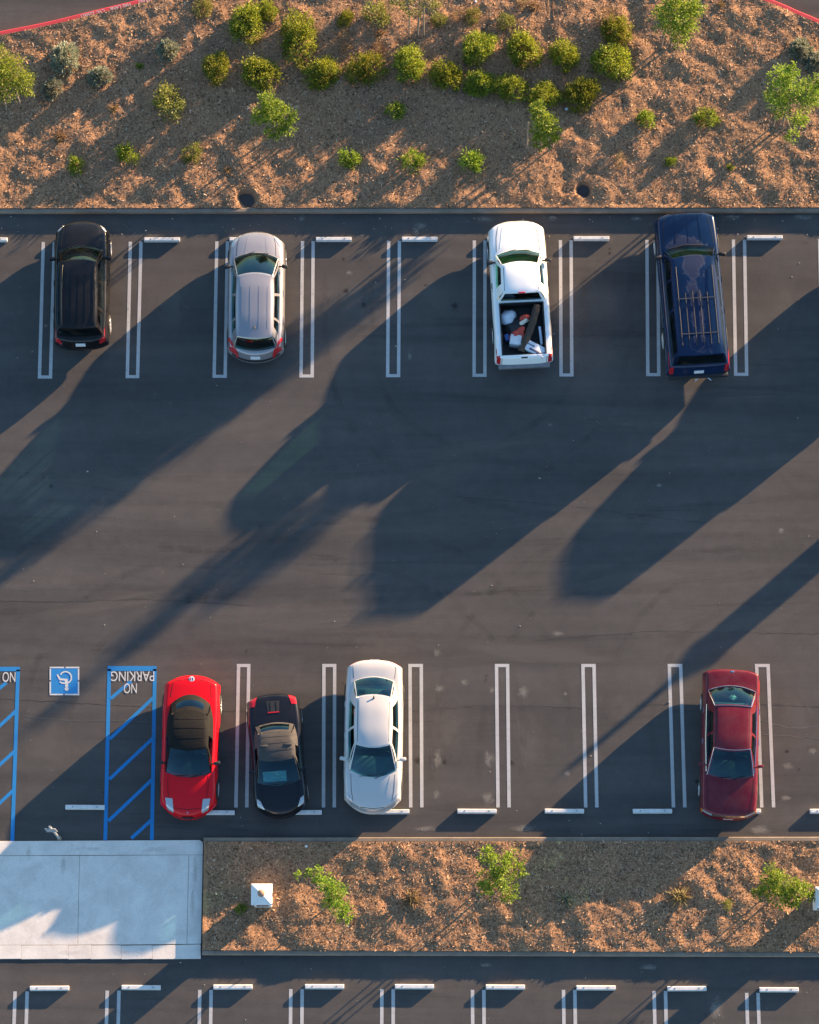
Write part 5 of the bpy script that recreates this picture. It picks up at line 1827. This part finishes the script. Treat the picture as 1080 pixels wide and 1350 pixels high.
o = lump('plastic_bag', bagm, .23, .28, .22, .16, 3); in_bed(o, 3.20, .42, .735)
tag(o, 'crumpled white plastic bag in the pickup bed corner behind the cab', 'bag')
o = lump('dark_tarp', plain('black_tarp', (.02, .02, .022), .55), .28, .42, .20, .20, 5); in_bed(o, 3.50, .12, .725, .3)
tag(o, 'bunched black tarp lying in the middle of the pickup bed', 'tarp')
redm = plain('red_cloth', (.50, .06, .035), .7)
o = lump('red_cloth', redm, .15, .24, .10, .30, 8); in_bed(o, 3.76, .14, .89, .5)
tag(o, 'bunched orange-red cloth beside the white bucket in the pickup bed', 'cloth')
o = lump('red_rag', redm, .10, .16, .10, .30, 12); in_bed(o, 3.28, -.12, .90, .2)
tag(o, 'small red rag near the cab in the pickup bed', 'cloth')
o = lump('crumpled_paper', plain('cream_paper_bag', (.70, .62, .48), .8), .07, .15, .07, .28, 14); in_bed(o, 3.40, -.06, .93, .5)
tag(o, 'crumpled cream paper on the black tarp in the pickup bed', 'paper')
bx = link('white_crate', rbox('white_crate', (.34, .36, .34), .03, plain('white_plastic', (.66, .67, .68), .5, var=.06)))
in_bed(bx, 4.00, .24, .80, -.20, 0, R(8)); tag(bx, 'white plastic tub standing among junk in the pickup bed', 'tub')
# long rolled carpet
bm = bmesh.new()
P = [Vector((-.80 + 1.60 * k / 14, -.05 * math.sin(k * .22), .01 * math.sin(k * .7))) for k in range(15)]
bm_tube(bm, P, [.115 + .010 * math.sin(k * 2.2) for k in range(15)], 14)
for v in bm.verts: v.co.z *= .75
ct = NT('brown_carpet')
wv = ct.new('ShaderNodeTexWave'); wv.inputs['Scale'].default_value = 9; wv.inputs['Distortion'].default_value = 1.2
ct.ln(ct.coord(), wv.inputs['Vector'])
ct.set(ct.ramp(wv.outputs['Fac'], [(0, (.045, .034, .028)), (1, (.12, .09, .07))]), .95, 0, .1)
ct.bump(wv.outputs['Fac'], .5, .02)
o = link('rolled_carpet', bm_mesh(bm, 'rolled_carpet', ct.m, True, 30)); in_bed(o, 3.64, -.20, .96, -.38, 0, R(-1))
tag(o, 'long brown rolled carpet lying across the pickup bed', 'carpet')
bx = link('white_box', rbox('white_box', (.34, .80, .16), .015, plain('pale_box_card', (.60, .62, .66), .6, var=.12)))
in_bed(bx, 4.30, -.30, .93, -.52, 0, R(4))
tag(bx, 'flat pale box with dark print by the tailgate of the pickup bed', 'box')
pr = link('box_print', rbox('box_print', (.06, .34, .003), .001, M['plate_ink']), bx, (-.08, -.06, .0875))
pr = link('box_print', rbox('box_print', (.03, .24, .003), .001, M['plate_ink']), bx, (.05, .10, .0875))
bx = link('board_offcut', rbox('board_offcut', (.58, .075, .05), .008, plain('white_board', (.56, .60, .68), .6, var=.1)))
in_bed(bx, 3.88, -.55, .90, .06, 0, R(-5)); tag(bx, 'narrow white board leaning by the bed wall of the pickup', 'board')
bx = link('blue_jug', rbox('blue_jug', (.22, .16, .26), .04, plain('blue_plastic', (.03, .10, .30), .4)))
in_bed(bx, 3.86, .50, .745, .2); tag(bx, 'blue plastic jug beside the white tub in the pickup bed', 'jug')


# ------------------------------------------------------------------ sign post and pillars
b = G(78.5, 1105.5, 0)
sp = empty('sign_post', b)
tag(sp, 'grey steel sign post with blank-backed signs at the concrete pad edge', 'sign')
bm = bmesh.new(); bm_lathe(bm, [(.075, .0), (.075, .05), (.045, .07)], 16)
link('post_base', bm_mesh(bm, 'post_base', M['kerb'], True), sp)
bm = bmesh.new(); bm_tube(bm, [(0, 0, .05), (0, 0, 2.55)], .036, 10)
link('pole', bm_mesh(bm, 'pole', plain('galvanised_steel', (.42, .43, .43), .45, .4), True), sp)
link('sign_panel', rbox('sign_panel', (.32, .03, .42), .01, plain('sign_aluminium', (.30, .31, .32), .5, .2)), sp, (0.0, -.053, 2.28))
link('sign_panel', rbox('sign_panel', (.32, .03, .16), .01, plain('sign_aluminium_small', (.30, .31, .33), .5, .2)), sp, (0.0, -.053, 1.95))

def pillar(px, py, label):
    b = G(px, py, .13)
    r = empty('light_pillar', (b.x, b.y, .08))
    tag(r, label, 'pillar', 'white pillars in the narrow mulch bed')
    wm_ = plain('white_stucco', (.70, .69, .68), .8, var=.06, scale=14)
    bm = bmesh.new(); bm_box(bm, Vector((0, 0, .56)), (.52, .52, 1.14), None, .015, 1)
    sh_ = link('shaft', bm_mesh(bm, 'shaft', wm_), r)
    link('lamp_panel', rbox('lamp_panel', (.36, .02, .60), .006, plain('bronze_panel', (.10, .045, .045), .5)), r, (0, -.268, .72))
    link('lamp_panel', rbox('lamp_panel', (.02, .36, .60), .006, plain('bronze_panel_side', (.12, .055, .05), .5)), r, (.268, 0, .72))
    bm = bmesh.new()
    a = [bm.verts.new((sx * .315, sy * .315, 1.13)) for sx, sy in ((-1, -1), (1, -1), (1, 1), (-1, 1))]
    c_ = [bm.verts.new((v.co.x, v.co.y, 1.20)) for v in a]
    t_ = [bm.verts.new((v.co.x * .16, v.co.y * .16, 1.40)) for v in a]
    for lo, hi in ((a, c_), (c_, t_)):
        for k in range(4): bm.faces.new((lo[k], lo[(k + 1) % 4], hi[(k + 1) % 4], hi[k]))
    bm.faces.new(a[::-1]); bm.faces.new(t_)
    link('cap', bm_mesh(bm, 'cap', wm_), r)
    bm = bmesh.new(); bmesh.ops.create_uvsphere(bm, u_segments=18, v_segments=12, radius=.115)
    bmesh.ops.translate(bm, verts=bm.verts, vec=(0, 0, 1.49))
    link('ball_finial', bm_mesh(bm, 'ball_finial', plain('terracotta_ball', (.30, .19, .13), .8, var=.2, scale=20), True), r)
    return r
pillar(347.5, 1185, 'white stucco pillar with ball finial next to the concrete pad')
pillar(1082.5, 1189, 'white stucco pillar beside the spreading light green sapling')

# tall lamp pillar outside the view that throws the long straight shadow
b = G(1390, 470, 0)
lp = empty('lamp_pillar', b, R(-40))
tag(lp, 'tall square stucco lamp pillar with thin pole standing beyond the navy SUV', 'pillar')
link('shaft', rbox('shaft', (.70, .70, 2.1), .02, plain('grey_stucco', (.5, .49, .47), .85)), lp, (0, 0, 1.05))
bm = bmesh.new()
bm_lathe(bm, [(.48, 2.10), (.48, 2.16), (.12, 2.34)], 4)
link('cap', bm_mesh(bm, 'cap', plain('grey_stucco_cap', (.5, .49, .47), .85)), lp)
bm = bmesh.new(); bm_tube(bm, [(0, 0, 2.3), (0, 0, 2.95)], .09, 10)
link('pole', bm_mesh(bm, 'pole', M['steel'], True), lp)

# ------------------------------------------------------------------ plants
def leaves_mesh(name, C, D, size, mat, aspect=0.5, rg=None, flat=0.5):
    """diamond leaves at C, pointing roughly along D"""
    rg = rg or RNG
    n = len(C)
    D = D / (np.linalg.norm(D, axis=1, keepdims=True) + 1e-9)
    D = D + rg.normal(0, flat, (n, 3)); D /= np.linalg.norm(D, axis=1, keepdims=True)
    U = np.cross(D, rg.normal(0, 1, (n, 3))); U /= np.linalg.norm(U, axis=1, keepdims=True) + 1e-9
    N = np.cross(D, U)
    s = (size * rg.uniform(0.6, 1.35, n))[:, None]
    V = np.stack([C, C + D * s * .55 + U * s * aspect * .5 + N * s * .08, C + D * s, C + D * s * .5 - U * s * aspect * .5 + N * s * .08], 1).reshape(-1, 3)
    me = bpy.data.meshes.new(name)
    me.vertices.add(4 * n); me.vertices.foreach_set('co', V.astype(np.float32).ravel())
    me.loops.add(4 * n); me.loops.foreach_set('vertex_index', np.arange(4 * n, dtype=np.int32))
    me.polygons.add(n); me.polygons.foreach_set('loop_start', np.arange(0, 4 * n, 4, dtype=np.int32))
    me.update(calc_edges=True)
    me.materials.append(mat)
    return me


def twig_mesh(name, tips, mat, r0=.02, base=(0, 0, -.1), fork=.35):
    bm = bmesh.new()
    for t in tips:
        t = Vector(t); b0 = Vector(base)
        mid = b0.lerp(t, .5) + Vector((0, 0, .06))
        bm_tube(bm, [b0, mid, t], [r0, r0 * .6, r0 * .2], 5, False)
    return bm_mesh(bm, name, mat)


def dome_shrub(seed, nclump, per, mat, size, spread=.17, h=.85, shell=.82, aspect=.5, flat=.55):
    """unit radius shrub, leaf clumps over and inside a dome"""
    rg = np.random.default_rng(seed)
    C = []; D = []; tips = []
    bump = [(rg.normal(0, 1, 3), rg.uniform(-.42, .34)) for _ in range(9)]
    for k in range(nclump):
        u = rg.uniform(-.25, 1); a = rg.uniform(0, 2 * np.pi)
        s = math.sqrt(max(0, 1 - u * u))
        d = np.array([s * math.cos(a), s * math.sin(a), u])
        rr = shell * (1 + sum(w * max(0, float(d @ (b / np.linalg.norm(b)))) ** 4 for b, w in bump)) * rg.uniform(.72, 1.08)
        if k % 4 == 0: rr *= rg.uniform(.3, .8)
        c = d * rr; c[2] = c[2] * h + h * .32
        if k % 6 == 0: tips.append(c)
        g = rg.normal(0, spread * rg.uniform(.6, 1.2), (per, 3))
        C.append(c + g); D.append(np.repeat((d + np.array([0, 0, .5]))[None], per, 0) + g * 2.5)
    C = np.concatenate(C); D = np.concatenate(D)
    keep = C[:, 2] > .0
    return leaves_mesh('foliage', C[keep], D[keep], size, mat, aspect, rg, flat), twig_mesh('stem', tips, M['bark'], .035)


PROTO = {'round': [dome_shrub(s, 130, 40, M['leaf_shrub'], .10, .105, .85, .80 + .02 * s) for s in (1, 2, 3, 4, 5)],
         'young': [dome_shrub(s, 30, 40, M['leaf_tree'], .155, .15, 1.0, .75, .55) for s in (11, 12, 13, 14)],
         'olive': [dome_shrub(s, 34, 40, M['leaf_olive'], .145, .16, 1.0, .80, .5) for s in (21, 22, 23)],
         'sage': [dome_shrub(s, 170, 26, M['leaf_sage'], .17, .07, .9, .82, .30, .25) for s in (31, 32, 33)],
         'dry': [dome_shrub(s, 40, 20, M['leaf_dry'], .16, .17, .7, .8, .25) for s in (41, 42)]}
CNT = {}
NAMES = {'round': 'round_shrub', 'young': 'young_shrub', 'olive': 'olive_shrub', 'sage': 'sage_bush', 'dry': 'dry_shrub'}
def shrub(kind, px, py, rpx, label, group=None, squash=1.0, z=None):
    r = rpx / 40.5
    h = r * squash
    b = G(px, py, .13 + .55 * h)
    i = CNT.get(kind, 0); CNT[kind] = i + 1
    fo, st = PROTO[kind][i % len(PROTO[kind])]
    root = empty(NAMES[kind], (b.x, b.y, ground_h(b.x, b.y) - .03), (i * 2.39) % 6.28)
    kk = ((i * 0.618) % 1 - .5) * .26
    root.scale = (r * (1 + kk), r * (1 - kk), h * (1 + .5 * kk))
    tag(root, label, 'shrub', group)
    link('foliage', fo, root); link('stem', st, root)
    return root


gR = 'round shrubs on the large mulch bed'
clump = 'round dense yellow-green shrub in the wide clump on the large mulch bed'
for px, py, r, lab in [(284, 88, 22, 'round shrub at the end of its row, on the side of the sage bushes'),
                       (341, 93, 27, 'dark round shrub just above the lone sapling on shaded mulch'),
                       (425, 95, 25, 'round shrub just below the bare brown twiggy shrub'),
                       (480, 91, 24, 'round shrub touching the low rust-brown dry shrub'),
                       (589, 98, 24, 'round shrub beside the one in front of the olive tree'),
                       (630, 60, 25, 'yellowish round shrub below the small loose olive shrub'),
                       (691, 61, 27, 'large round shrub below the small pale olive shrub'),
                       (632, 110, 21, 'dark round shrub along the lower edge of the clump, under the yellowish one'),
                       (670, 115, 21, 'round shrub along the lower edge of the clump, beside the staked sapling shrub'),
                       (745, 72, 23, 'round shrub next to the largest round shrub'),
                       (718, 124, 22, 'round shrub touching the top of the staked sapling')]:
    shrub('round', px, py, r, lab, gR)
shrub('round', 328, 27, 28, 'large round shrub beside the top dark one, leaning against a smaller dark shrub', gR)
shrub('round', 350, 14, 16, 'small dark shrub tucked behind a large round shrub', gR)
shrub('round', 391, 45, 29, 'large lone round shrub above a row of round shrubs', gR)
shrub('round', 540, 84, 26, 'round shrub in front of the tall thin olive tree', gR)
shrub('round', 809, 78, 28, 'largest round shrub, directly below the straw-topped shrub', gR)
shrub('round', 770, 122, 26, 'dark round shrub at the end of the clump, facing the bare mulch', gR)
shrub('round', 812, 40, 22, 'green shrub with dry straw-coloured top growth', None)
shrub('dry', 799, 22, 20, 'dry straw-coloured growth leaning over a green shrub', None)
shrub('olive', 267, 9, 16, 'small ragged olive shrub alone between fire lane kerb and round shrubs', None)
shrub('olive', 499, 18, 19, 'ragged olive shrub beside the tall thin olive tree', None)
shrub('round', 455, 23, 11, 'small round shrub above a bare brown twiggy shrub', None)
shrub('dry', 453, 55, 16, 'bare brown twiggy shrub between round green shrubs', None)
shrub('dry', 500, 62, 13, 'low rust-brown dry shrub touching a round green shrub', None)
shrub('olive', 580, 27, 12, 'small narrow olive shrub between olive tree and round shrubs', None)
shrub('olive', 622, 22, 13, 'small loose olive shrub beside a rusty dry one', None)
shrub('dry', 606, 18, 12, 'small rusty dry shrub behind the clump', None)
shrub('olive', 668, 27, 13, 'small pale olive shrub just behind the clump of round shrubs', None)
shrub('dry', 690, 4, 11, 'low dry tuft behind the round shrubs', None)
gS = 'grey-green sage bushes near the fire lane kerbs'
shrub('sage', 84, 73, 23, 'largest grey-green sage bush near the lettered red kerb', gS)
shrub('sage', 221, 66, 16, 'small grey-green sage bush standing apart from other sage bushes', gS)
shrub('sage', 132, 100, 16, 'small grey-green sage bush beside the largest sage bush', gS)
shrub('sage', 66, 116, 16, 'grey sage bush touching the leafy tree under the lettered kerb', gS)
shrub('sage', 1057, 65, 18, 'brownish sage bush near the plain red kerb', gS)
shrub('sage', 1077, 82, 16, 'dark sage bush behind the tall leafy tree near the plain red kerb', gS)
gY = 'young shrubs planted along the kerb of the large mulch bed'
shrub('young', 99, 215, 15, 'small bright green shrub near the kerb above the black SUV', gY)
shrub('young', 167, 203, 17, 'small loose green shrub between black SUV and silver SUV near the kerb', gY)
shrub('olive', 255, 201, 16, 'small reddish olive shrub above the silver SUV', gY)
shrub('olive', 220, 136, 25, 'wide ragged olive shrub alone on mulch below the sage bushes', None)
shrub('young', 460, 207, 17, 'small dense green shrub beside a long shadow, near the kerb', gY)
shrub('young', 545, 211, 17, 'small green shrub near the kerb, second of three above empty bays', gY)
shrub('young', 624, 214, 20, 'larger young green shrub near the kerb, above the white pickup', gY)
shrub('young', 522, 145, 16, 'small pale green shrub alone in the shade below the round shrubs', None)
shrub('young', 852, 158, 15, 'small pale green shrub in bare sunny mulch beside the clump', None)
shrub('young', 931, 155, 17, 'bright compact green shrub in the sun above the navy SUV', None)
shrub('young', 883, 212, 9, 'tiny green shrub near the kerb above the navy SUV', None)
shrub('dry', 819, 209, 11, 'small half dry shrub near the dark hollow by the kerb', None)
shrub('young', 963, 221, 6, 'tiny green seedling near the kerb beyond the navy SUV', None)
shrub('young', 184, 86, 6, 'tiny dark green seedling among the sage bushes', None)
shrub('young', 318, 1198, 8, 'tiny dark weed beside the white pillar by the pad', None)
shrub('olive', 958, 1192, 7, 'tiny olive weed on the narrow mulch bed near the spreading sapling', None)


def tree(name, px, py, height, blobs, nleaf, mat, size, label, stakes=(), trunk_r=.035, seed=0, group=None, spread=.62):
    """blobs: crown clumps (dx, dy, z, r) in metres about the base"""
    rg = np.random.default_rng(seed + 100)
    b = G(px, py, .13)
    root = empty(name, (b.x, b.y, ground_h(b.x, b.y) - .02))
    tag(root, label, 'tree', group)
    top = max(blobs, key=lambda q: q[2])
    tip = Vector((top[0], top[1], top[2]))
    bm = bmesh.new()
    P = [Vector((0, 0, 0)), Vector((tip.x * .15 + rg.normal(0, .03), tip.y * .15, height * .3)), Vector((tip.x * .45, tip.y * .45 + rg.normal(0, .03), height * .6)), tip]
    bm_tube(bm, P, [trunk_r, trunk_r * .85, trunk_r * .6, trunk_r * .2], 7)
    link('trunk', bm_mesh(bm, 'trunk', M['bark'], True), root)
    bm = bmesh.new()
    C, D = [], []
    tot = sum(q[3] ** 2 for q in blobs)
    for (x, y, z, r) in blobs:
        c = Vector((x, y, z))
        f = min(.9, max(.25, (z - r * .6) / height * .75))
        st = P[1].lerp(P[2], min(1, max(0, (f * height - height * .3) / (height * .3)))) if f * height > height * .3 else P[0].lerp(P[1], f / .3)
        bm_tube(bm, [st, st.lerp(c, .55) + Vector((0, 0, .04)), c], [trunk_r * .5, trunk_r * .35, trunk_r * .12], 5, False)
        m_ = int(1.7 * nleaf * r * r / tot)
        ncl = max(7, int(m_ / 16))
        for k in range(ncl):
            d = rg.normal(0, 1, 3); d /= np.linalg.norm(d)
            q = np.array([x, y, z]) + d * r * (rg.random() ** .45) * np.array([1, 1, .85])
            if k % 3 == 0: bm_tube(bm, [c, Vector(q)], [trunk_r * .14, trunk_r * .06], 4, False)
            g = rg.normal(0, r * spread * .28, (16, 3))
            C.append(q + g); D.append(d + g * 2 + np.array([0, 0, .25]))
    link('branches', bm_mesh(bm, 'branches', M['bark'], True), root)
    C = np.concatenate(C); D = np.concatenate(D)
    link('crown', leaves_mesh('crown', C, D, size * .78, mat, .55, rg, .6), root)
    for (x, y, h, r) in stakes:
        bm = bmesh.new(); bm_tube(bm, [(x, y, -.05), (x + rg.normal(0, .02), y, h)], r, 7)
        link('stake', bm_mesh(bm, 'stake', M['stake']), root)
    return root


LT, LO = M['leaf_tree'], M['leaf_olive']
tree('leafy_tree', 1031, 167, 4.1, [(-.30, .20, 3.55, .36), (.40, -.1, 2.9, .50), (-.50, -.05, 2.9, .40), (.65, .1, 2.4, .36), (-.35, -.25, 2.2, .34), (.30, -.35, 1.5, .30), (.20, -.7, .9, .22), (-.15, .30, 4.05, .22), (.80, .25, 3.0, .26), (-.45, .35, 3.2, .30)],
     3600, LT, .10, 'tall bright green tree with thin pale stakes near the plain red kerb', [(-.28, 0, 1.8, .024), (.28, .05, 1.8, .024)], .04, 1)
tree('leafy_tree', 16, 136, 3.4, [(-.1, .2, 3.0, .60), (.40, .0, 2.5, .55), (-.5, -.05, 2.4, .58), (.62, -.15, 2.0, .36), (-.1, -.2, 1.8, .5), (-.55, .35, 3.2, .4)],
     4200, LT, .10, 'bright green leafy tree below the lettered red kerb', [(-.15, -.2, 1.9, .026), (.30, -.1, 1.9, .026)], .04, 2)
tree('sapling', 362, 176, 2.1, [(0, .1, 1.75, .42), (.38, 0, 1.5, .36), (-.36, .05, 1.5, .34), (.1, -.3, 1.3, .34), (-.1, .4, 1.9, .28), (.5, -.25, 1.3, .24)], 2000, LT, .105,
     'light green sapling alone on the shaded mulch below two round shrubs', [], .028, 3)
tree('sapling', 712, 196, 3.4, [(-.16, .12, 3.25, .20), (-.10, .02, 2.75, .28), (.12, .0, 2.3, .32), (.28, -.05, 1.8, .28), (-.05, -.05, 1.55, .30), (.02, -.12, 1.0, .28), (.42, -.12, 1.1, .18), (-.22, .10, 3.0, .2)], 1800, LT, .11,
     'light green sapling beside a slanted wooden stake below the clump', [(-.42, -.02, 2.3, .028), (.40, .03, 2.3, .024)], .028, 4)
tree('leafy_tree', 884, 62, 2.9, [(0, .1, 2.5, .56), (.35, -.1, 2.1, .44), (-.40, .1, 2.1, .40), (.1, -.3, 1.7, .40), (-.1, .45, 2.8, .38), (.55, .25, 2.5, .34)], 3000, LT, .10,
     'bright green leafy tree standing apart in the sun beyond the clump', [(-.3, -.05, 1.5, .024)], .035, 5)
tree('olive_tree', 550, 50, 4.2, [(-.25, .1, 3.6, .45), (.15, .2, 4.0, .45), (.35, -.1, 3.2, .36), (-.5, -.1, 2.9, .36), (-.1, -.15, 2.5, .26), (.5, .1, 2.6, .24), (-.6, .2, 3.4, .3)], 1500, LO, .09,
     'tall thin olive tree with bare trunk behind the round shrubs', [(-.25, .0, 2.2, .024), (.22, .03, 2.2, .024)], .04, 6)
tree('sapling', 437, 1192, 1.7, [(-.30, .70, 1.3, .26), (-.10, .38, 1.5, .30), (.12, .15, 1.4, .34), (.05, -.15, 1.2, .30), (.30, -.25, 1.1, .28), (.42, -.52, .9, .20), (-.95, .75, 1.1, .16), (-.60, .85, 1.2, .13)], 1500, LT, .10,
     'light green sapling with a stray side branch near the white pillar by the pad', [], .026, 7)
tree('sapling', 655, 1166, 1.8, [(-.30, .65, 1.4, .30), (.05, .40, 1.6, .34), (.45, .55, 1.3, .30), (-.25, .0, 1.3, .34), (.15, -.05, 1.5, .34), (.35, -.40, 1.1, .28), (-.35, -.25, 1.0, .24), (.62, .25, 1.2, .2)], 2000, LT, .10,
     'round light green sapling in the middle of the narrow mulch bed', [(-.3, 0, 1.3, .02), (.3, .02, 1.3, .02)], .028, 8)
tree('sapling', 1022, 1182, 1.6, [(-.25, .45, 1.3, .32), (.10, .20, 1.5, .36), (.50, .05, 1.3, .32), (.85, .0, 1.1, .26), (-.60, -.05, .9, .20), (-.05, -.15, 1.2, .32), (.35, -.25, 1.1, .26), (1.10, -.02, 1.0, .16), (-.35, .15, 1.2, .3)], 2200, LT, .10,
     'spreading light green sapling reaching towards a white pillar', [(-.3, 0, 1.3, .02)], .028, 9)


# dry grass tufts on the narrow bed, and scattered straw growth on the large bed
def tuft(px, py, r, n, seed, label, mat, group=None):
    rg = np.random.default_rng(seed + 500)
    b = G(px, py, .13)
    root = link('dry_grass_tuft', None) if False else None
    a = rg.uniform(0, 2 * np.pi, n); el = rg.uniform(.15, 1.2, n); ln_ = r * rg.uniform(.5, 1.15, n)
    D = np.stack([np.cos(a) * np.cos(el), np.sin(a) * np.cos(el), np.sin(el)], -1)
    S = np.stack([-np.sin(a), np.cos(a), a * 0], -1) * .011
    P0 = rg.normal(0, r * .10, (n, 3)) * np.array([1, 1, 0])
    P1 = P0 + D * ln_[:, None] * .6; P2 = P0 + D * ln_[:, None] * np.array([1, 1, .75])
    V = np.stack([P0 - S, P0 + S, P1 + S * .8, P2, P1 - S * .8], 1).reshape(-1, 3)
    F = [(5 * i, 5 * i + 1, 5 * i + 2, 5 * i + 3, 5 * i + 4) for i in range(n)]
    o = link('dry_grass_tuft', mesh('dry_grass_tuft', V, F, mat), None, (b.x, b.y, ground_h(b.x, b.y) - .02))
    tag(o, label, 'grass tuft', group)
gD = 'dry grass tufts on the narrow mulch bed'
tuft(543, 1184, .46, 80, 1, 'dry straw-coloured grass tuft between two light green saplings', M['straw'], gD)
tuft(746, 1186, .40, 70, 2, 'grey-green dry grass tuft in the shaded middle of the narrow mulch bed', M['leaf_sage'], gD)
tuft(897, 1182, .50, 100, 3, 'spreading bleached grass tuft near the spreading sapling', M['straw'], gD)
for i, (px, py, r, w_) in enumerate([(80, 182, .32, 'above the bright shrub over the black SUV'), (150, 146, .24, 'below the small sage bush'), (300, 225, .22, 'near the kerb above the silver SUV'),
                                     (500, 47, .28, 'beside the low rust-brown dry shrub'), (705, 12, .30, 'behind the clump of round shrubs'), (950, 8, .22, 'close to the plain red kerb')]):
    tuft(px, py, r, 46, 20 + i, 'small rust-brown dry grass tuft ' + w_, M['leaf_dry'], 'dry grass tufts on the large mulch bed')

# bits of litter on the beds
for px, py, s, lab in [(747, 144, .06, 'small white scrap of paper beside the dark end of the shrub clump'), (404, 1116, .05, 'small white scrap by the kerb near the white pillar'), (627, 2.5, .05, 'small white scrap behind the olive shrubs')]:
    b = G(px, py, .16)
    bm = bmesh.new(); bmesh.ops.create_icosphere(bm, subdivisions=2, radius=s)
    for v in bm.verts: v.co = Vector((v.co.x * random.uniform(.7, 1.1), v.co.y * random.uniform(.6, 1.0), v.co.z * random.uniform(.3, .6)))
    o = link('paper_scrap', bm_mesh(bm, 'paper_scrap', M['plate']), None, (b.x, b.y, ground_h(b.x, b.y) + .01))
    tag(o, lab, 'litter')
